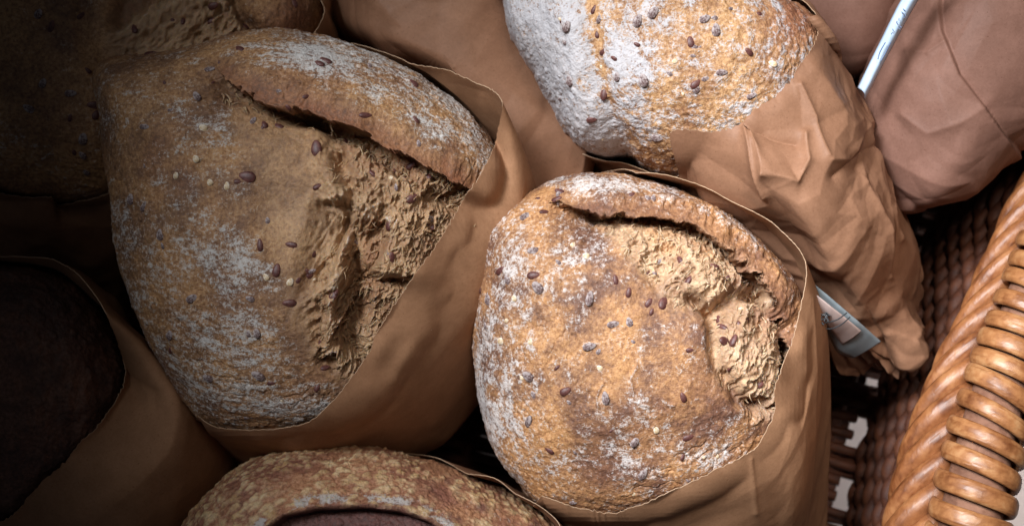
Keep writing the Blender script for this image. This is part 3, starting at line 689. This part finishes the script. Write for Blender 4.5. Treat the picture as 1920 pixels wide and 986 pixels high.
ribsA = [
 [(1510, 490, .018), (1548, 600, -.012), (1556, 760, -.045), (1548, 1050, -.1)],
 [(1497, 590, None), (1533, 680, .000), (1545, 800, -.03), (1530, 1080, -.1)],
 [(1466, 690, None), (1508, 790, .01), (1520, 900, -.02), (1500, 1120, -.1)],
 [(1450, 735, None), (1496, 820, .014), (1505, 940, -.015), (1480, 1140, -.1)],
 [(1452, 770, None), (1476, 860, .013), (1485, 970, -.015), (1450, 1160, -.1)],
 [(1420, 835, None), (1446, 900, .011), (1455, 1000, -.02), (1420, 1180, -.1)],
 [(1385, 858, None), (1410, 930, .01), (1420, 1020, -.02), (1380, 1190, -.1)],
 [(1290, 905, None), (1320, 970, .005), (1330, 1060, -.02), (1300, 1200, -.1)],
 [(1200, 945, None), (1225, 1000, .0), (1240, 1080, -.03), (1240, 1200, -.1)],
 [(1140, 960, None), (1150, 1010, -.01), (1170, 1090, -.035), (1180, 1200, -.1)],
 [(1060, 944, None), (1075, 1000, -.02), (1100, 1080, -.05), (1120, 1180, -.1)],
 [(985, 905, -.035), (1010, 960, -.05), (1040, 1040, -.07), (1060, 1140, -.1)],
 [(935, 780, -.075), (960, 850, -.09), (990, 950, -.1), (1020, 1080, -.115)],
 [(920, 600, -.085), (960, 700, -.1), (1000, 850, -.11), (1040, 1000, -.12)],
 [(960, 450, -.085), (1000, 560, -.1), (1060, 750, -.115), (1120, 950, -.125)],
 [(1090, 365, -.065), (1120, 480, -.09), (1200, 700, -.115), (1250, 930, -.125)],
 [(1200, 324, .006), (1240, 385, -.05), (1330, 600, -.1), (1350, 900, -.12)],
 [(1302, 343, .016), (1330, 395, -.035), (1400, 600, -.1), (1420, 900, -.12)],
 [(1370, 376, .020), (1392, 425, -.03), (1450, 620, -.09), (1470, 930, -.12)],
 [(1450, 420, .020), (1470, 480, -.025), (1515, 640, -.08), (1520, 980, -.115)],
]
def exA(px, py, U, lv):
    d, t = line_sd(px, py, [(1408, 860), (1412, 905), (1418, 960)])
    d2, _ = line_sd(px, py, [(1520, 560), (1530, 700), (1525, 860), (1510, 990)])
    return 0.0009*np.exp(-np.abs(d)/5)+0.0008*np.exp(-np.abs(d2)/7)
rA, _ = bag(ribsA, [A], 11, PAPER, 'smooth tan paper bag around the brightly lit seeded loaf beside the wicker rim', extra=exA, amp=0.22, loc=P(1350, 1100, -.12))

ribsB = [
 [(941, 190, .016), (985, 290, -.012), (1020, 420, -.05), (1040, 700, -.12)],
 [(926, 275, None), (978, 380, .0), (1005, 520, -.04), (1020, 780, -.12)],
 [(885, 345, None), (950, 470, .002), (980, 620, -.055), (990, 850, -.12)],
 [(835, 430, None), (900, 570, .0), (940, 700, -.07), (935, 668, -.125)],
 [(770, 525, None), (835, 650, -.002), (885, 770, -.075), (880, 718, -.125)],
 [(707, 620, None), (775, 730, -.008), (830, 830, -.08), (828, 772, -.125)],
 [(688, 668, None), (725, 780, -.012), (770, 860, -.08), (770, 800, -.125)],
 [(600, 775, None), (630, 835, -.015), (670, 890, -.08), (685, 825, -.125)],
 [(530, 802, None), (550, 850, -.01), (580, 890, -.06), (600, 820, -.13)],
 [(405, 800, None), (430, 842, -.03), (480, 880, -.07), (540, 820, -.13)],
 [(350, 752, -.04), (385, 805, -.055), (430, 850, -.09), (500, 800, -.13)],
 [(300, 640, -.075), (340, 720, -.09), (420, 820, -.105), (480, 900, -.12)],
 [(260, 400, -.085), (330, 550, -.105), (430, 700, -.115), (500, 800, -.125)],
 [(300, 180, -.085), (380, 350, -.105), (500, 550, -.115), (560, 700, -.125)],
 [(500, 120, -.075), (550, 250, -.1), (650, 500, -.115), (700, 650, -.125)],
 [(735, 118, -.012), (745, 170, -.04), (850, 400, -.1), (850, 600, -.12)],
 [(830, 131, .004), (838, 195, -.022), (920, 380, -.09), (930, 600, -.12)],
 [(900, 157, .010), (905, 225, -.02), (985, 400, -.08), (1000, 620, -.12)],
]
rB, _ = bag(ribsB, [B], 12, PAPER, 'smooth tan paper bag wrapped around the largest loaf left of centre', amp=0.2, loc=P(750, 850, -.12))

ribsC = [
 [(1533, 52, .016), (1602, 180, .0), (1655, 320, -.02), (1706, 440, -.04), (1722, 530, -.06)],
 [(1515, 100, None), (1590, 215, .022), (1648, 345, .0), (1703, 470, -.03), (1722, 570, -.06)],
 [(1480, 155, None), (1555, 260, .03), (1625, 390, .015), (1692, 510, -.02), (1715, 610, -.055)],
 [(1412, 208, None), (1500, 320, .035), (1580, 430, .025), (1660, 560, -.01), (1710, 650, -.05)],
 [(1398, 234, None), (1465, 345, .035), (1540, 460, .025), (1630, 590, -.01), (1700, 675, -.05)],
 [(1330, 244, None), (1400, 355, .02), (1490, 470, -.004), (1590, 600, -.025), (1680, 690, -.055)],
 [(1256, 250, None), (1330, 365, .004), (1430, 490, -.025), (1555, 610, -.03), (1650, 692, -.06)],
 [(1272, 328, None), (1330, 410, -.03), (1420, 530, -.05), (1530, 630, -.05), (1610, 685, -.065)],
 [(1195, 312, -.02), (1280, 410, -.04), (1400, 560, -.06), (1510, 650, -.075), (1590, 670, -.075)],
 [(1125, 280, -.035), (1210, 390, -.06), (1350, 550, -.08), (1480, 640, -.09), (1580, 660, -.085)],
 [(1055, 200, -.055), (1150, 330, -.09), (1330, 500, -.1), (1480, 600, -.1), (1600, 640, -.09)],
 [(1000, 60, -.075), (1150, 200, -.1), (1350, 400, -.11), (1520, 540, -.11), (1640, 620, -.09)],
 [(1100, -80, -.075), (1250, 80, -.1), (1430, 300, -.11), (1590, 480, -.1), (1680, 600, -.085)],
 [(1300, -90, -.06), (1400, 50, -.09), (1540, 250, -.09), (1650, 430, -.08), (1700, 560, -.075)],
 [(1450, -10, -.01), (1530, 100, -.05), (1620, 280, -.06), (1690, 430, -.06), (1715, 540, -.07)],
 [(1490, 22, .006), (1575, 140, -.02), (1642, 300, -.035), (1702, 430, -.05), (1722, 520, -.065)],
]
def exC(px, py, U, lv):
    h = 0
    for L, a, w in (([(1405, 225), (1430, 290), (1445, 320)], .0045, 13), ([(1445, 322), (1490, 340), (1512, 300), (1510, 250)], .0035, 11), ([(1400, 240), (1440, 260), (1495, 270)], -.003, 12), ([(1395, 240), (1415, 300), (1440, 360)], .003, 8), ([(1500, 160), (1530, 220), (1545, 290)], .002, 8), ([(1560, 330), (1640, 270)], -.0022, 14), ([(1550, 300), (1600, 300), (1625, 230)], .0025, 16), ([(1620, 330), (1650, 420), (1670, 520)], .0022, 8), ([(1655, 300), (1668, 400), (1680, 450)], .002, 7)):
        d, t = line_sd(px, py, L); h = h+a*np.exp(-np.abs(d)/w)
    k = sm(560, 690, py+0.25*(px-1600))*sm(1500, 1580, px)
    wx = U+0.004*fbm(U, lv, 50, 2, 5); wy = lv+0.004*fbm(U, lv, 50, 2, 6)
    h = h+k*(0.022*(facet(wx, wy*0.45, 42, 77)-0.3)+0.006*(facet(wx, wy*0.6, 90, 79)-0.3))
    return h
rC, posC = bag(ribsC, [C], 13, PAPER3, 'creased brown bag of the floury loaf, crumpled shut at its lower end', extra=exC, amp=1.2, loc=P(1560, 500, -.09), cap=True, nv=300)

ribsG = [
 [(608, 22, -.03), (632, 80, -.06), (650, 160, -.09), (650, 300, -.12)],
 [(580, 75, None), (612, 110, -.06), (600, 220, -.08), (580, 350, -.12)],
 [(500, 180, None), (520, 240, -.04), (520, 320, -.08), (500, 420, -.12)],
 [(400, 290, None), (410, 350, -.05), (400, 420, -.08), (400, 500, -.12)],
 [(290, 345, None), (300, 400, -.05), (300, 460, -.08), (300, 560, -.12)],
 [(210, 360, None), (225, 420, -.05), (240, 500, -.08), (240, 600, -.12)],
 [(115, 384, None), (135, 430, -.05), (170, 520, -.08), (180, 600, -.12)],
 [(90, 368, None), (95, 430, -.05), (110, 500, -.08), (110, 600, -.12)],
 [(0, 362, None), (0, 420, -.06), (20, 480, -.09), (40, 580, -.12)],
 [(-110, 290, -.06), (-110, 380, -.08), (-80, 450, -.1), (-40, 520, -.12)],
 [(-160, 100, -.09), (-170, 150, -.1), (-120, 250, -.11), (-60, 300, -.12)],
 [(-140, -80, -.1), (-130, 0, -.11), (-100, 50, -.11), (0, 150, -.125)],
 [(100, -200, -.1), (100, -120, -.11), (150, 0, -.12), (200, 100, -.125)],
 [(400, -190, -.1), (400, -120, -.11), (400, 0, -.12), (400, 100, -.125)],
 [(560, -100, -.07), (600, -50, -.09), (620, 20, -.1), (600, 150, -.125)],
 [(590, -20, -.04), (620, 20, -.07), (640, 90, -.1), (640, 220, -.125)],
]
bag(ribsG, [G], 14, PAPER, 'paper bag of the shadowed loaf in the top left corner, folded rim showing', nu=360, nv=120, amp=0.6, loc=P(250, 300, -.12))

ribsH = [
 [(150, 518, .0), (230, 600, -.02), (330, 700, -.05), (380, 820, -.12)],
 [(200, 590, .01), (285, 660, -.01), (370, 760, -.05), (420, 860, -.12)],
 [(236, 690, None), (330, 760, .0), (430, 850, -.05), (450, 930, -.12)],
 [(222, 740, None), (320, 840, .005), (410, 920, -.04), (450, 1000, -.12)],
 [(190, 790, None), (270, 900, .008), (350, 990, -.03), (400, 1080, -.12)],
 [(130, 850, None), (200, 960, .008), (270, 1070, -.03), (330, 1150, -.12)],
 [(60, 925, None), (120, 1020, .0), (180, 1130, -.04), (250, 1200, -.12)],
 [(-20, 990, None), (20, 1080, -.02), (60, 1180, -.06), (120, 1230, -.12)],
 [(-150, 980, -.07), (-120, 1080, -.09), (-60, 1180, -.11), (0, 1200, -.12)],
 [(-240, 800, -.09), (-200, 900, -.1), (-100, 1000, -.115), (0, 1050, -.125)],
 [(-240, 600, -.09), (-180, 700, -.11), (-80, 800, -.12), (40, 900, -.125)],
 [(-120, 480, -.03), (-80, 560, -.08), (0, 700, -.115), (100, 800, -.125)],
 [(0, 480, -.008), (40, 540, -.06), (120, 650, -.1), (220, 780, -.125)],
 [(95, 487, -.003), (150, 560, -.04), (230, 650, -.08), (300, 780, -.125)],
]
bag(ribsH, [HH], 15, PAPER, 'wide brown bag in shadow wrapped round the dark rye loaf', nu=400, nv=140, amp=0.5, loc=P(200, 950, -.12))

ribsI = [
 [(862, 886, -.012), (880, 930, -.05), (900, 1000, -.08), (900, 1100, -.12)],
 [(925, 896, .002), (950, 940, -.04), (960, 1020, -.08), (940, 1120, -.12)],
 [(965, 925, .006), (985, 980, -.04), (990, 1060, -.08), (960, 1160, -.12)],
 [(1010, 948, .01), (1050, 1010, -.03), (1050, 1080, -.08), (1000, 1200, -.12)],
 [(1048, 984, .014), (1110, 1060, -.01), (1120, 1150, -.06), (1040, 1250, -.12)],
 [(1060, 1080, None), (1120, 1160, .0), (1120, 1250, -.06), (1040, 1300, -.12)],
 [(1000, 1250, None), (1050, 1340, .0), (1040, 1400, -.06), (960, 1400, -.12)],
 [(750, 1340, None), (760, 1430, -.01), (760, 1460, -.06), (740, 1450, -.12)],
 [(480, 1290, None), (450, 1370, -.02), (470, 1400, -.07), (520, 1400, -.12)],
 [(350, 1150, -.03), (340, 1200, -.06), (380, 1250, -.09), (450, 1280, -.12)],
 [(360, 1000, -.08), (370, 1060, -.1), (420, 1120, -.11), (500, 1150, -.12)],
 [(480, 900, -.08), (500, 960, -.1), (540, 1040, -.11), (600, 1080, -.12)],
 [(640, 880, -.07), (650, 930, -.09), (680, 1000, -.11), (720, 1060, -.12)],
 [(770, 885, -.045), (780, 930, -.07), (800, 1000, -.1), (820, 1060, -.12)],
]
bag(ribsI, [I], 16, PAPER2, 'brown bag whose pale torn rim peeps out behind the round blistered loaf', nu=420, nv=120, amp=0.4, loc=P(760, 1200, -.12))

# closed bags, seen from the side they bulge to
def pillow(out, zc, ht, hb, n, s, mat, label, amp, extra=None, tilt=(0, 0), f=1.0, ea=0.8):
    b = Blob(out, zc, ht, hb, n, ea, 0.85, s, tilt)
    h = crumple(b.sx, b.sy, s*31, amp, f)
    if extra: h = h+extra(b.px, b.py, b)
    b.displace(h); b.finish()
    root = empty('paper_bag', P(out[0][0], out[0][1], -.13)); root.location = (b.c[0], b.c[1], zc-hb)
    tag(root, label, 'paper bag', 'brown paper bread bags')
    link('paper', grid_mesh('paper', b.pos), mat, root)
    return b, root
def exD(px, py, b):
    d, t = line_sd(px, py, [(1760, -40), (1768, 60), (1800, 140), (1860, 215), (1925, 305)])
    d2, _ = line_sd(px, py, [(1700, 95), (1740, 100), (1775, 80)])
    d3, _ = line_sd(px, py, [(1690, 215), (1740, 250), (1800, 230), (1850, 200)])
    return -0.0035*sm(-3, 3, d)*np.exp(-np.maximum(d, 0)/60)+0.0015*np.exp(-np.abs(d2)/8)+0.0014*np.exp(-np.abs(d3)/14)
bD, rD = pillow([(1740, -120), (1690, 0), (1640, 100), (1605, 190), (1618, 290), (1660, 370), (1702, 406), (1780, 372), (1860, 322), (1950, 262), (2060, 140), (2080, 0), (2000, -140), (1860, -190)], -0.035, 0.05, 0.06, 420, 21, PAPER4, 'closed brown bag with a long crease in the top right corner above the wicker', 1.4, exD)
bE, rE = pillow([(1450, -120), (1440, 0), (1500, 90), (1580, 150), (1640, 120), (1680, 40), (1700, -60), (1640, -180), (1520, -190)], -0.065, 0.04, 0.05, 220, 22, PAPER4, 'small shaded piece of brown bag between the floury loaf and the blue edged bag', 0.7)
def exF(px, py, b):
    return 0.0035*(0.3-np.abs(fbm(b.sx*0.8+b.sy*0.3, b.sy*0.8, 28, 2, 91)))*sm(250, 100, py)
bF, rF = pillow([(560, -120), (605, -10), (640, 60), (720, 110), (860, 190), (960, 330), (1020, 440), (1090, 400), (1120, 300), (1075, 225), (1010, 110), (965, 20), (945, -60), (860, -170), (700, -190)], -0.072, 0.045, 0.05, 420, 23, PAPER3, 'glossy wrinkled brown bag at the top, between the largest and the floury loaf', 1.8, exF)

# ------------------------------------------------------------------ glassine windows of two bags
def film_mat(name, col, rough):
    m, nt, b = nodes(name); c = ramp(nt, noise(nt, 60, 3), [(0.3, tuple(v*0.8 for v in col)), (0.7, col)])
    nt.links.new(c, b.inputs['Base Color']); b.inputs['Roughness'].default_value = rough
    b.inputs['Coat Weight'].default_value = 0.5; b.inputs['Coat Roughness'].default_value = 0.15; return m
FILM = film_mat('glassine_blue_grey', (0.24, 0.28, 0.30), 0.3)
FILM2 = film_mat('glassine_white_blue', (0.55, 0.68, 0.85), 0.3)
LABEL = film_mat('pale_printed_panel', (0.58, 0.44, 0.40), 0.4)
INK = film_mat('dark_ink', (0.05, 0.055, 0.06), 0.5)
def ribbon(name, left, right, mat, parent, n=60, m=10, bulge=0.0):
    Lp = np.array([P(*q) for q in left]); Rp = np.array([P(*q) for q in right])
    tl = np.linspace(0, len(left)-1, n); L = cr_interp(Lp, tl, False); R = cr_interp(Rp, np.linspace(0, len(right)-1, n), False)
    k = np.linspace(0, 1, m)[None, :, None]; pos = L[:, None]*(1-k)+R[:, None]*k
    pos[..., 2] += bulge*np.sin(np.pi*k[..., 0])+0.0005*fbm(pos[..., 0], pos[..., 1], 120, 2, 5)
    o = link(name, grid_mesh(name, pos), mat, parent)
    sol = o.modifiers.new('thickness', 'SOLIDIFY'); sol.thickness = 0.0002; sol.offset = 0; return o
def tube(path, r, n=8, flat=1.0):
    """closed-section tube along 3D path (k,3); r scalar or array"""
    path = np.asarray(path, float); k = len(path); r = np.broadcast_to(r, (k,))
    T = np.gradient(path, axis=0); T /= np.linalg.norm(T, axis=1, keepdims=True)+1e-12
    up = np.array([0, 0, 1.0]); s = np.cross(T, up); s /= np.linalg.norm(s, axis=1, keepdims=True)+1e-9; u = np.cross(s, T)
    a = np.linspace(0, 2*np.pi, n, endpoint=False)
    return path[:, None]+s[:, None]*np.cos(a)[None, :, None]*r[:, None, None]+u[:, None]*np.sin(a)[None, :, None]*r[:, None, None]*flat
def multi(name, tubes, mat, parent, grain=True, seed=0):
    """several wrapped grids as one mesh"""
    V = []; Q = []; Gr = []; o = 0; rs = np.random.RandomState(seed)
    for i, t in enumerate(tubes):
        nv, nu = t.shape[:2]; V.append(t.reshape(-1, 3))
        A_, B_ = np.meshgrid(np.arange(nu), np.arange(nv-1)); A2 = (A_+1) % nu
        Q.append((np.stack([B_*nu+A_, B_*nu+A2, (B_+1)*nu+A2, (B_+1)*nu+A_], -1)+o).reshape(-1, 4)); o += nv*nu
        uu, vv = np.meshgrid(np.arange(nu)/nu*13, np.arange(nv)*0.10)
        g = 0.60+1.5*fbm(uu+i*9.1, vv*1.0, 1.0, 4, i+seed, 0.8)+rs.uniform(-0.22, 0.16); Gr.append(g.reshape(-1))
    V = np.concatenate(V); Q = np.concatenate(Q)
    me = bpy.data.meshes.new(name); me.vertices.add(len(V)); me.vertices.foreach_set('co', V.reshape(-1).astype(np.float32))
    me.loops.add(Q.size); me.loops.foreach_set('vertex_index', Q.reshape(-1).astype(np.int32)); me.polygons.add(len(Q))
    me.polygons.foreach_set('loop_start', np.arange(0, Q.size, 4, dtype=np.int32)); me.update(calc_edges=True)
    me.polygons.foreach_set('use_smooth', np.full(len(Q), True))
    a = me.attributes.new('grain', 'FLOAT', 'POINT'); a.data.foreach_set('value', np.clip(np.concatenate(Gr), 0, 1).astype(np.float32))
    me.update(); return link(name, me, mat, parent)

# lower end of the floury loaf's bag: blue-grey window with a pale panel and printing
z0 = 0.004
win = ribbon('window_film', [(1526, 532, .004), (1562, 562, .001), (1610, 603, -.006), (1652, 640, -.018)], [(1544, 606, -.016), (1556, 634, -.026), (1570, 660, -.031), (1598, 672, -.035)], FILM, rC, bulge=0.002)
ribbon('printed_panel', [(1528, 550, .0065), (1558, 574, .0045), (1585, 595, -.001), (1615, 620, -.009)], [(1543, 596, -.006), (1554, 613, -.011), (1565, 626, -.015), (1578, 645, -.022)], LABEL, rC, bulge=0.002)
ink = []
def stroke(pts, r):
    q = cr_interp(np.array([P(*p) for p in pts]), np.linspace(0, len(pts)-1, 24), False); ink.append(tube(q, r, 6, 0.4))
stroke([(1588, 586, .006), (1572, 598, .002), (1558, 603, -.002), (1540, 606, -.004)], 0.0003)
stroke([(1594, 594, .004), (1578, 608, -.001), (1560, 616, -.006), (1545, 616, -.008)], 0.0003)
rr = random.Random(9)
for k in range(16):
    cx, cy = 1545+rr.uniform(-10, 10), 598+rr.uniform(-10, 12); a = rr.uniform(0, 6.28)
    stroke([(cx, cy, .001), (cx+3*math.cos(a), cy+3*math.sin(a), .001), (cx+6*math.cos(a+.4), cy+6*math.sin(a+.4), .001)], 0.00035)
multi('printed_motif', ink, INK, rC)
# narrow blue-white window edge on the top right bag
ribbon('window_strip', [(1735, -60, .026), (1690, 0, .022), (1652, 75, .016), (1608, 165, .006)], [(1762, -60, .026), (1722, 0, .022), (1684, 68, .016), (1622, 186, .004)], FILM2, rD, bulge=0.004)
ink = []
for k in range(12):
    cy = 18+k*4+rr.uniform(-2, 2); cx = 1707-0.53*cy+rr.uniform(-5, 5); a = rr.uniform(0.8, 2.2)
    stroke([(cx, cy, .0245), (cx+3*math.cos(a), cy+3*math.sin(a), .0245), (cx+7*math.cos(a), cy+5*math.sin(a), .0245)], 0.00022)
stroke([(1660, 80, .021), (1650, 98, .019), (1646, 112, .018)], 0.00025); stroke([(1670, 80, .021), (1660, 100, .019), (1652, 114, .018)], 0.00025)
INKB = film_mat('faded_blue_ink', (0.16, 0.22, 0.36), 0.5)
multi('printed_motif', ink, INKB, rD)

# ------------------------------------------------------------------ basket
bk = empty('wicker_basket', (0.0, 0.0, -0.15))
tag(bk, 'wicker basket with cane wrapped rim running down the right side', 'basket')
def path3(pts, n): return cr_interp(np.array([P(*p) for p in pts]), np.linspace(0, len(pts)-1, n), False)
# rim: thick core with spaced cane turns
rim = path3([(1803, 1160, .035), (1818, 986, .03), (1856, 800, .02), (1905, 640, .01), (1955, 500, .0), (2030, 330, -.01), (2120, 150, -.015)], 420)
tt = np.linspace(0, 1, 420); rad = np.interp(tt, [0, .16, .5, 1], [.0162, .0158, .0130, .011])
multi('rim_core', [tube(rim, rad*0.80, 40)], CORE, bk, seed=1)
def frame(path):
    T = np.gradient(path, axis=0); T /= np.linalg.norm(T, axis=1, keepdims=True)
    s = np.cross(T, [0, 0, 1.0]); s /= np.linalg.norm(s, axis=1, keepdims=True); return T, s, np.cross(s, T)
def at_s(path, sarr, extra=None):
    L = np.concatenate([[0], np.cumsum(np.linalg.norm(np.diff(path, axis=0), axis=1))])
    idx = np.interp(sarr, L, np.arange(len(path))); q = cr_interp(path, np.clip(idx, 0, len(path)-1.001), False)
    return q, idx, L[-1]
_, _, LT = at_s(rim, np.array([0.0])); T_, s_, u_ = frame(rim)
turns = []; s0 = 0.0; rs = np.random.RandomState(5)
k = 0
while s0 < LT-0.01:
    fr = s0/LT; R = np.interp(fr, tt, rad); pitch = 0.0115*np.interp(fr, [0, .16, .5, 1], [1.05, 1.0, .86, .75])*rs.uniform(0.90, 1.10)
    th = np.linspace(0, 2*math.pi*1.0, 72)
    # one turn of the spiral, flat cane
    wdt = 0.0045*np.interp(fr, [0, .5, 1], [1.05, .88, .8])*rs.uniform(0.92, 1.08); lean = rs.uniform(-.0013, .0013)
    sa = s0+pitch*(th/(2*math.pi))+0.0018*np.cos(th)+lean*np.sin(th)
    q, idx, _ = at_s(rim, np.clip(sa, 0, LT)); ii = np.clip(idx.astype(int), 0, 419)
    T, sv, uv = T_[ii], s_[ii], u_[ii]
    rd = sv*np.sin(th)[:, None]-uv*np.cos(th)[:, None]      # starts at the underside
    a = np.linspace(0, 2*math.pi, 30, endpoint=False); Rr = (R+rs.uniform(-.0004, .0005))
    sec = q[:, None]+rd[:, None]*(Rr+0.0020*np.sin(a))[None, :, None]+T[:, None]*(wdt*np.sign(np.cos(a))*np.abs(np.cos(a))**0.8)[None, :, None]
    turns.append(sec); s0 += pitch; k += 1
multi('rim_wrapping', turns, CANE, bk, seed=2)
# border rope inside the rim, slanting strands
rope = path3([(1705, 1160, .015), (1735, 986, .01), (1785, 800, .0), (1845, 640, -.012), (1905, 490, -.022), (1955, 370, -.03), (2040, 200, -.035)], 500)
T2, s2, u2 = frame(rope); _, _, LR = at_s(rope, np.array([0.0])); nst = 7
strands = []
pit_ = 0.105
for j in range(int(LR/pit_*nst)+nst+2):
    b0 = (j-nst)*pit_/nst; th = np.linspace(-0.5*math.pi, 1.3*math.pi, 110)
    sa = b0+pit_*th/(2*math.pi)+0.008*np.sin(th)*0
    if sa[0] < 0 or sa[-1] > LR: 
        sa = np.clip(sa, 0, LR)
        if sa.max()-sa.min() < 0.01: continue
    q, idx, _ = at_s(rope, sa); ii = np.clip(idx.astype(int), 0, 499); fr = (sa/LR)
    R = np.interp(fr, [0, .2, .6, 1], [.0155, .0150, .0125, .0105])+rs.uniform(-.0006, .0006)
    rd = -s2[ii]*np.cos(th)[:, None]+u2[ii]*np.sin(th)[:, None]
    cen = q+rd*(R[:, None]-0.002)
    strands.append(tube(cen, np.interp(fr, [0, .5, 1], [.0062, .0050, .0042])*rs.uniform(.9, 1.05), 28, 0.85))
multi('border_rope', strands, CANE2, bk, seed=3)
# wall weave: between a floor line and the rope
top = path3([(1690, 1160, .0), (1722, 986, -.005), (1775, 800, -.015), (1835, 640, -.027), (1895, 490, -.037), (1945, 370, -.045), (2030, 200, -.05)], 300)
bot = path3([(1560, 1160, -.15), (1590, 986, -.15), (1625, 830, -.15), (1665, 700, -.15), (1705, 560, -.15), (1750, 430, -.15), (1830, 240, -.15)], 300)
Lw = np.linalg.norm(np.diff(top, axis=0), axis=1).sum()
def wallp(a, v):   # a in 0..1 along, v 0 bottom..1 top
    i = a*299; t = cr_interp(top, np.clip(i, 0, 298.99), False); b_ = cr_interp(bot, np.clip(i, 0, 298.99), False)
    v = np.broadcast_to(v, a.shape)[:, None]; p = b_+(t-b_)*v; p[:, 2] -= 0.0; return p
nst_ = 24; weav = []; rows = 15
for r in range(rows):
    v = (r+0.5)/rows; a = np.linspace(0, 1, 700); p = wallp(a, v+0.006*np.sin(a*37+r))
    off = 0.0024*np.sin(math.pi*(a*nst_+r)); p[:, 0] += off*0.9; p[:, 2] += -off*0.5
    weav.append(tube(p, 0.0037*(1+0.1*np.sin(a*23+r*2)), 10))
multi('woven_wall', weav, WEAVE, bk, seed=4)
stk = []
for j in range(nst_+1):
    v = np.linspace(-0.02, 1.02, 40); a = np.full(40, min(j/nst_, .9999)); p = np.concatenate([wallp(a[i:i+1], v[i]) for i in range(40)]); stk.append(tube(p, 0.0022, 8))
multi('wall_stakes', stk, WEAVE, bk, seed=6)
# floor: spokes with weavers in bands, gaps between
fl = []; rf = np.random.RandomState(8); xb = lambda y: np.interp(y, bot[:, 1], bot[:, 0])
for i in range(24):
    x0 = -0.40+i*0.0245+rf.uniform(-.002, .002); y = np.linspace(-0.3, 0.3, 140); x = x0+y*0.40+0.05
    k = x < xb(y)-0.002
    if k.sum() > 6: fl.append(tube(np.stack([x[k], y[k], np.full(k.sum(), -0.153)], 1), 0.0036, 8))
for i in range(19):
    y0 = -0.34+i*0.036; cut = 0.007 if i % 3 == 1 else 0.0
    for kx in range(8):
        x = np.linspace(-0.34, 0.30, 300); y = y0+kx*0.0045+rf.uniform(-.0006, .0006)-0.25*x; x1 = x+0
        pe = 493-y/(PXM*(H+.153)/H); near = np.abs(x-xb(y)) < 0.006; pk = pe[near].mean() if near.any() else 0
        cut = 0.009 if (785 < pk < 850 or 895 < pk < 955 or 715 < pk < 732) else -0.004
        k = x < xb(y)-cut
        if k.sum() > 6: fl.append(tube(np.stack([x, y, -0.153+0.0040*np.sin(x/0.0245*math.pi+kx*math.pi)], 1)[k], 0.0029*rf.uniform(.9, 1.1), 7))
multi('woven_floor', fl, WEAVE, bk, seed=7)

# ------------------------------------------------------------------ pale table below
m, nt, b = nodes('pale_tabletop')
c = ramp(nt, noise(nt, 12, 4), [(0.3, (0.62, 0.55, 0.53)), (0.7, (0.72, 0.65, 0.63))]); nt.links.new(c, b.inputs['Base Color']); b.inputs['Roughness'].default_value = 0.6
me = bpy.data.meshes.new('table_surface'); z = -0.26
me.from_pydata([(-3, -3, z), (3, -3, z), (3, 3, z), (-3, 3, z)], [], [(0, 1, 2, 3)])
tag(link('table_surface', me, m), 'pale pinkish surface glimpsed through the basket gaps', None, None, 'structure')
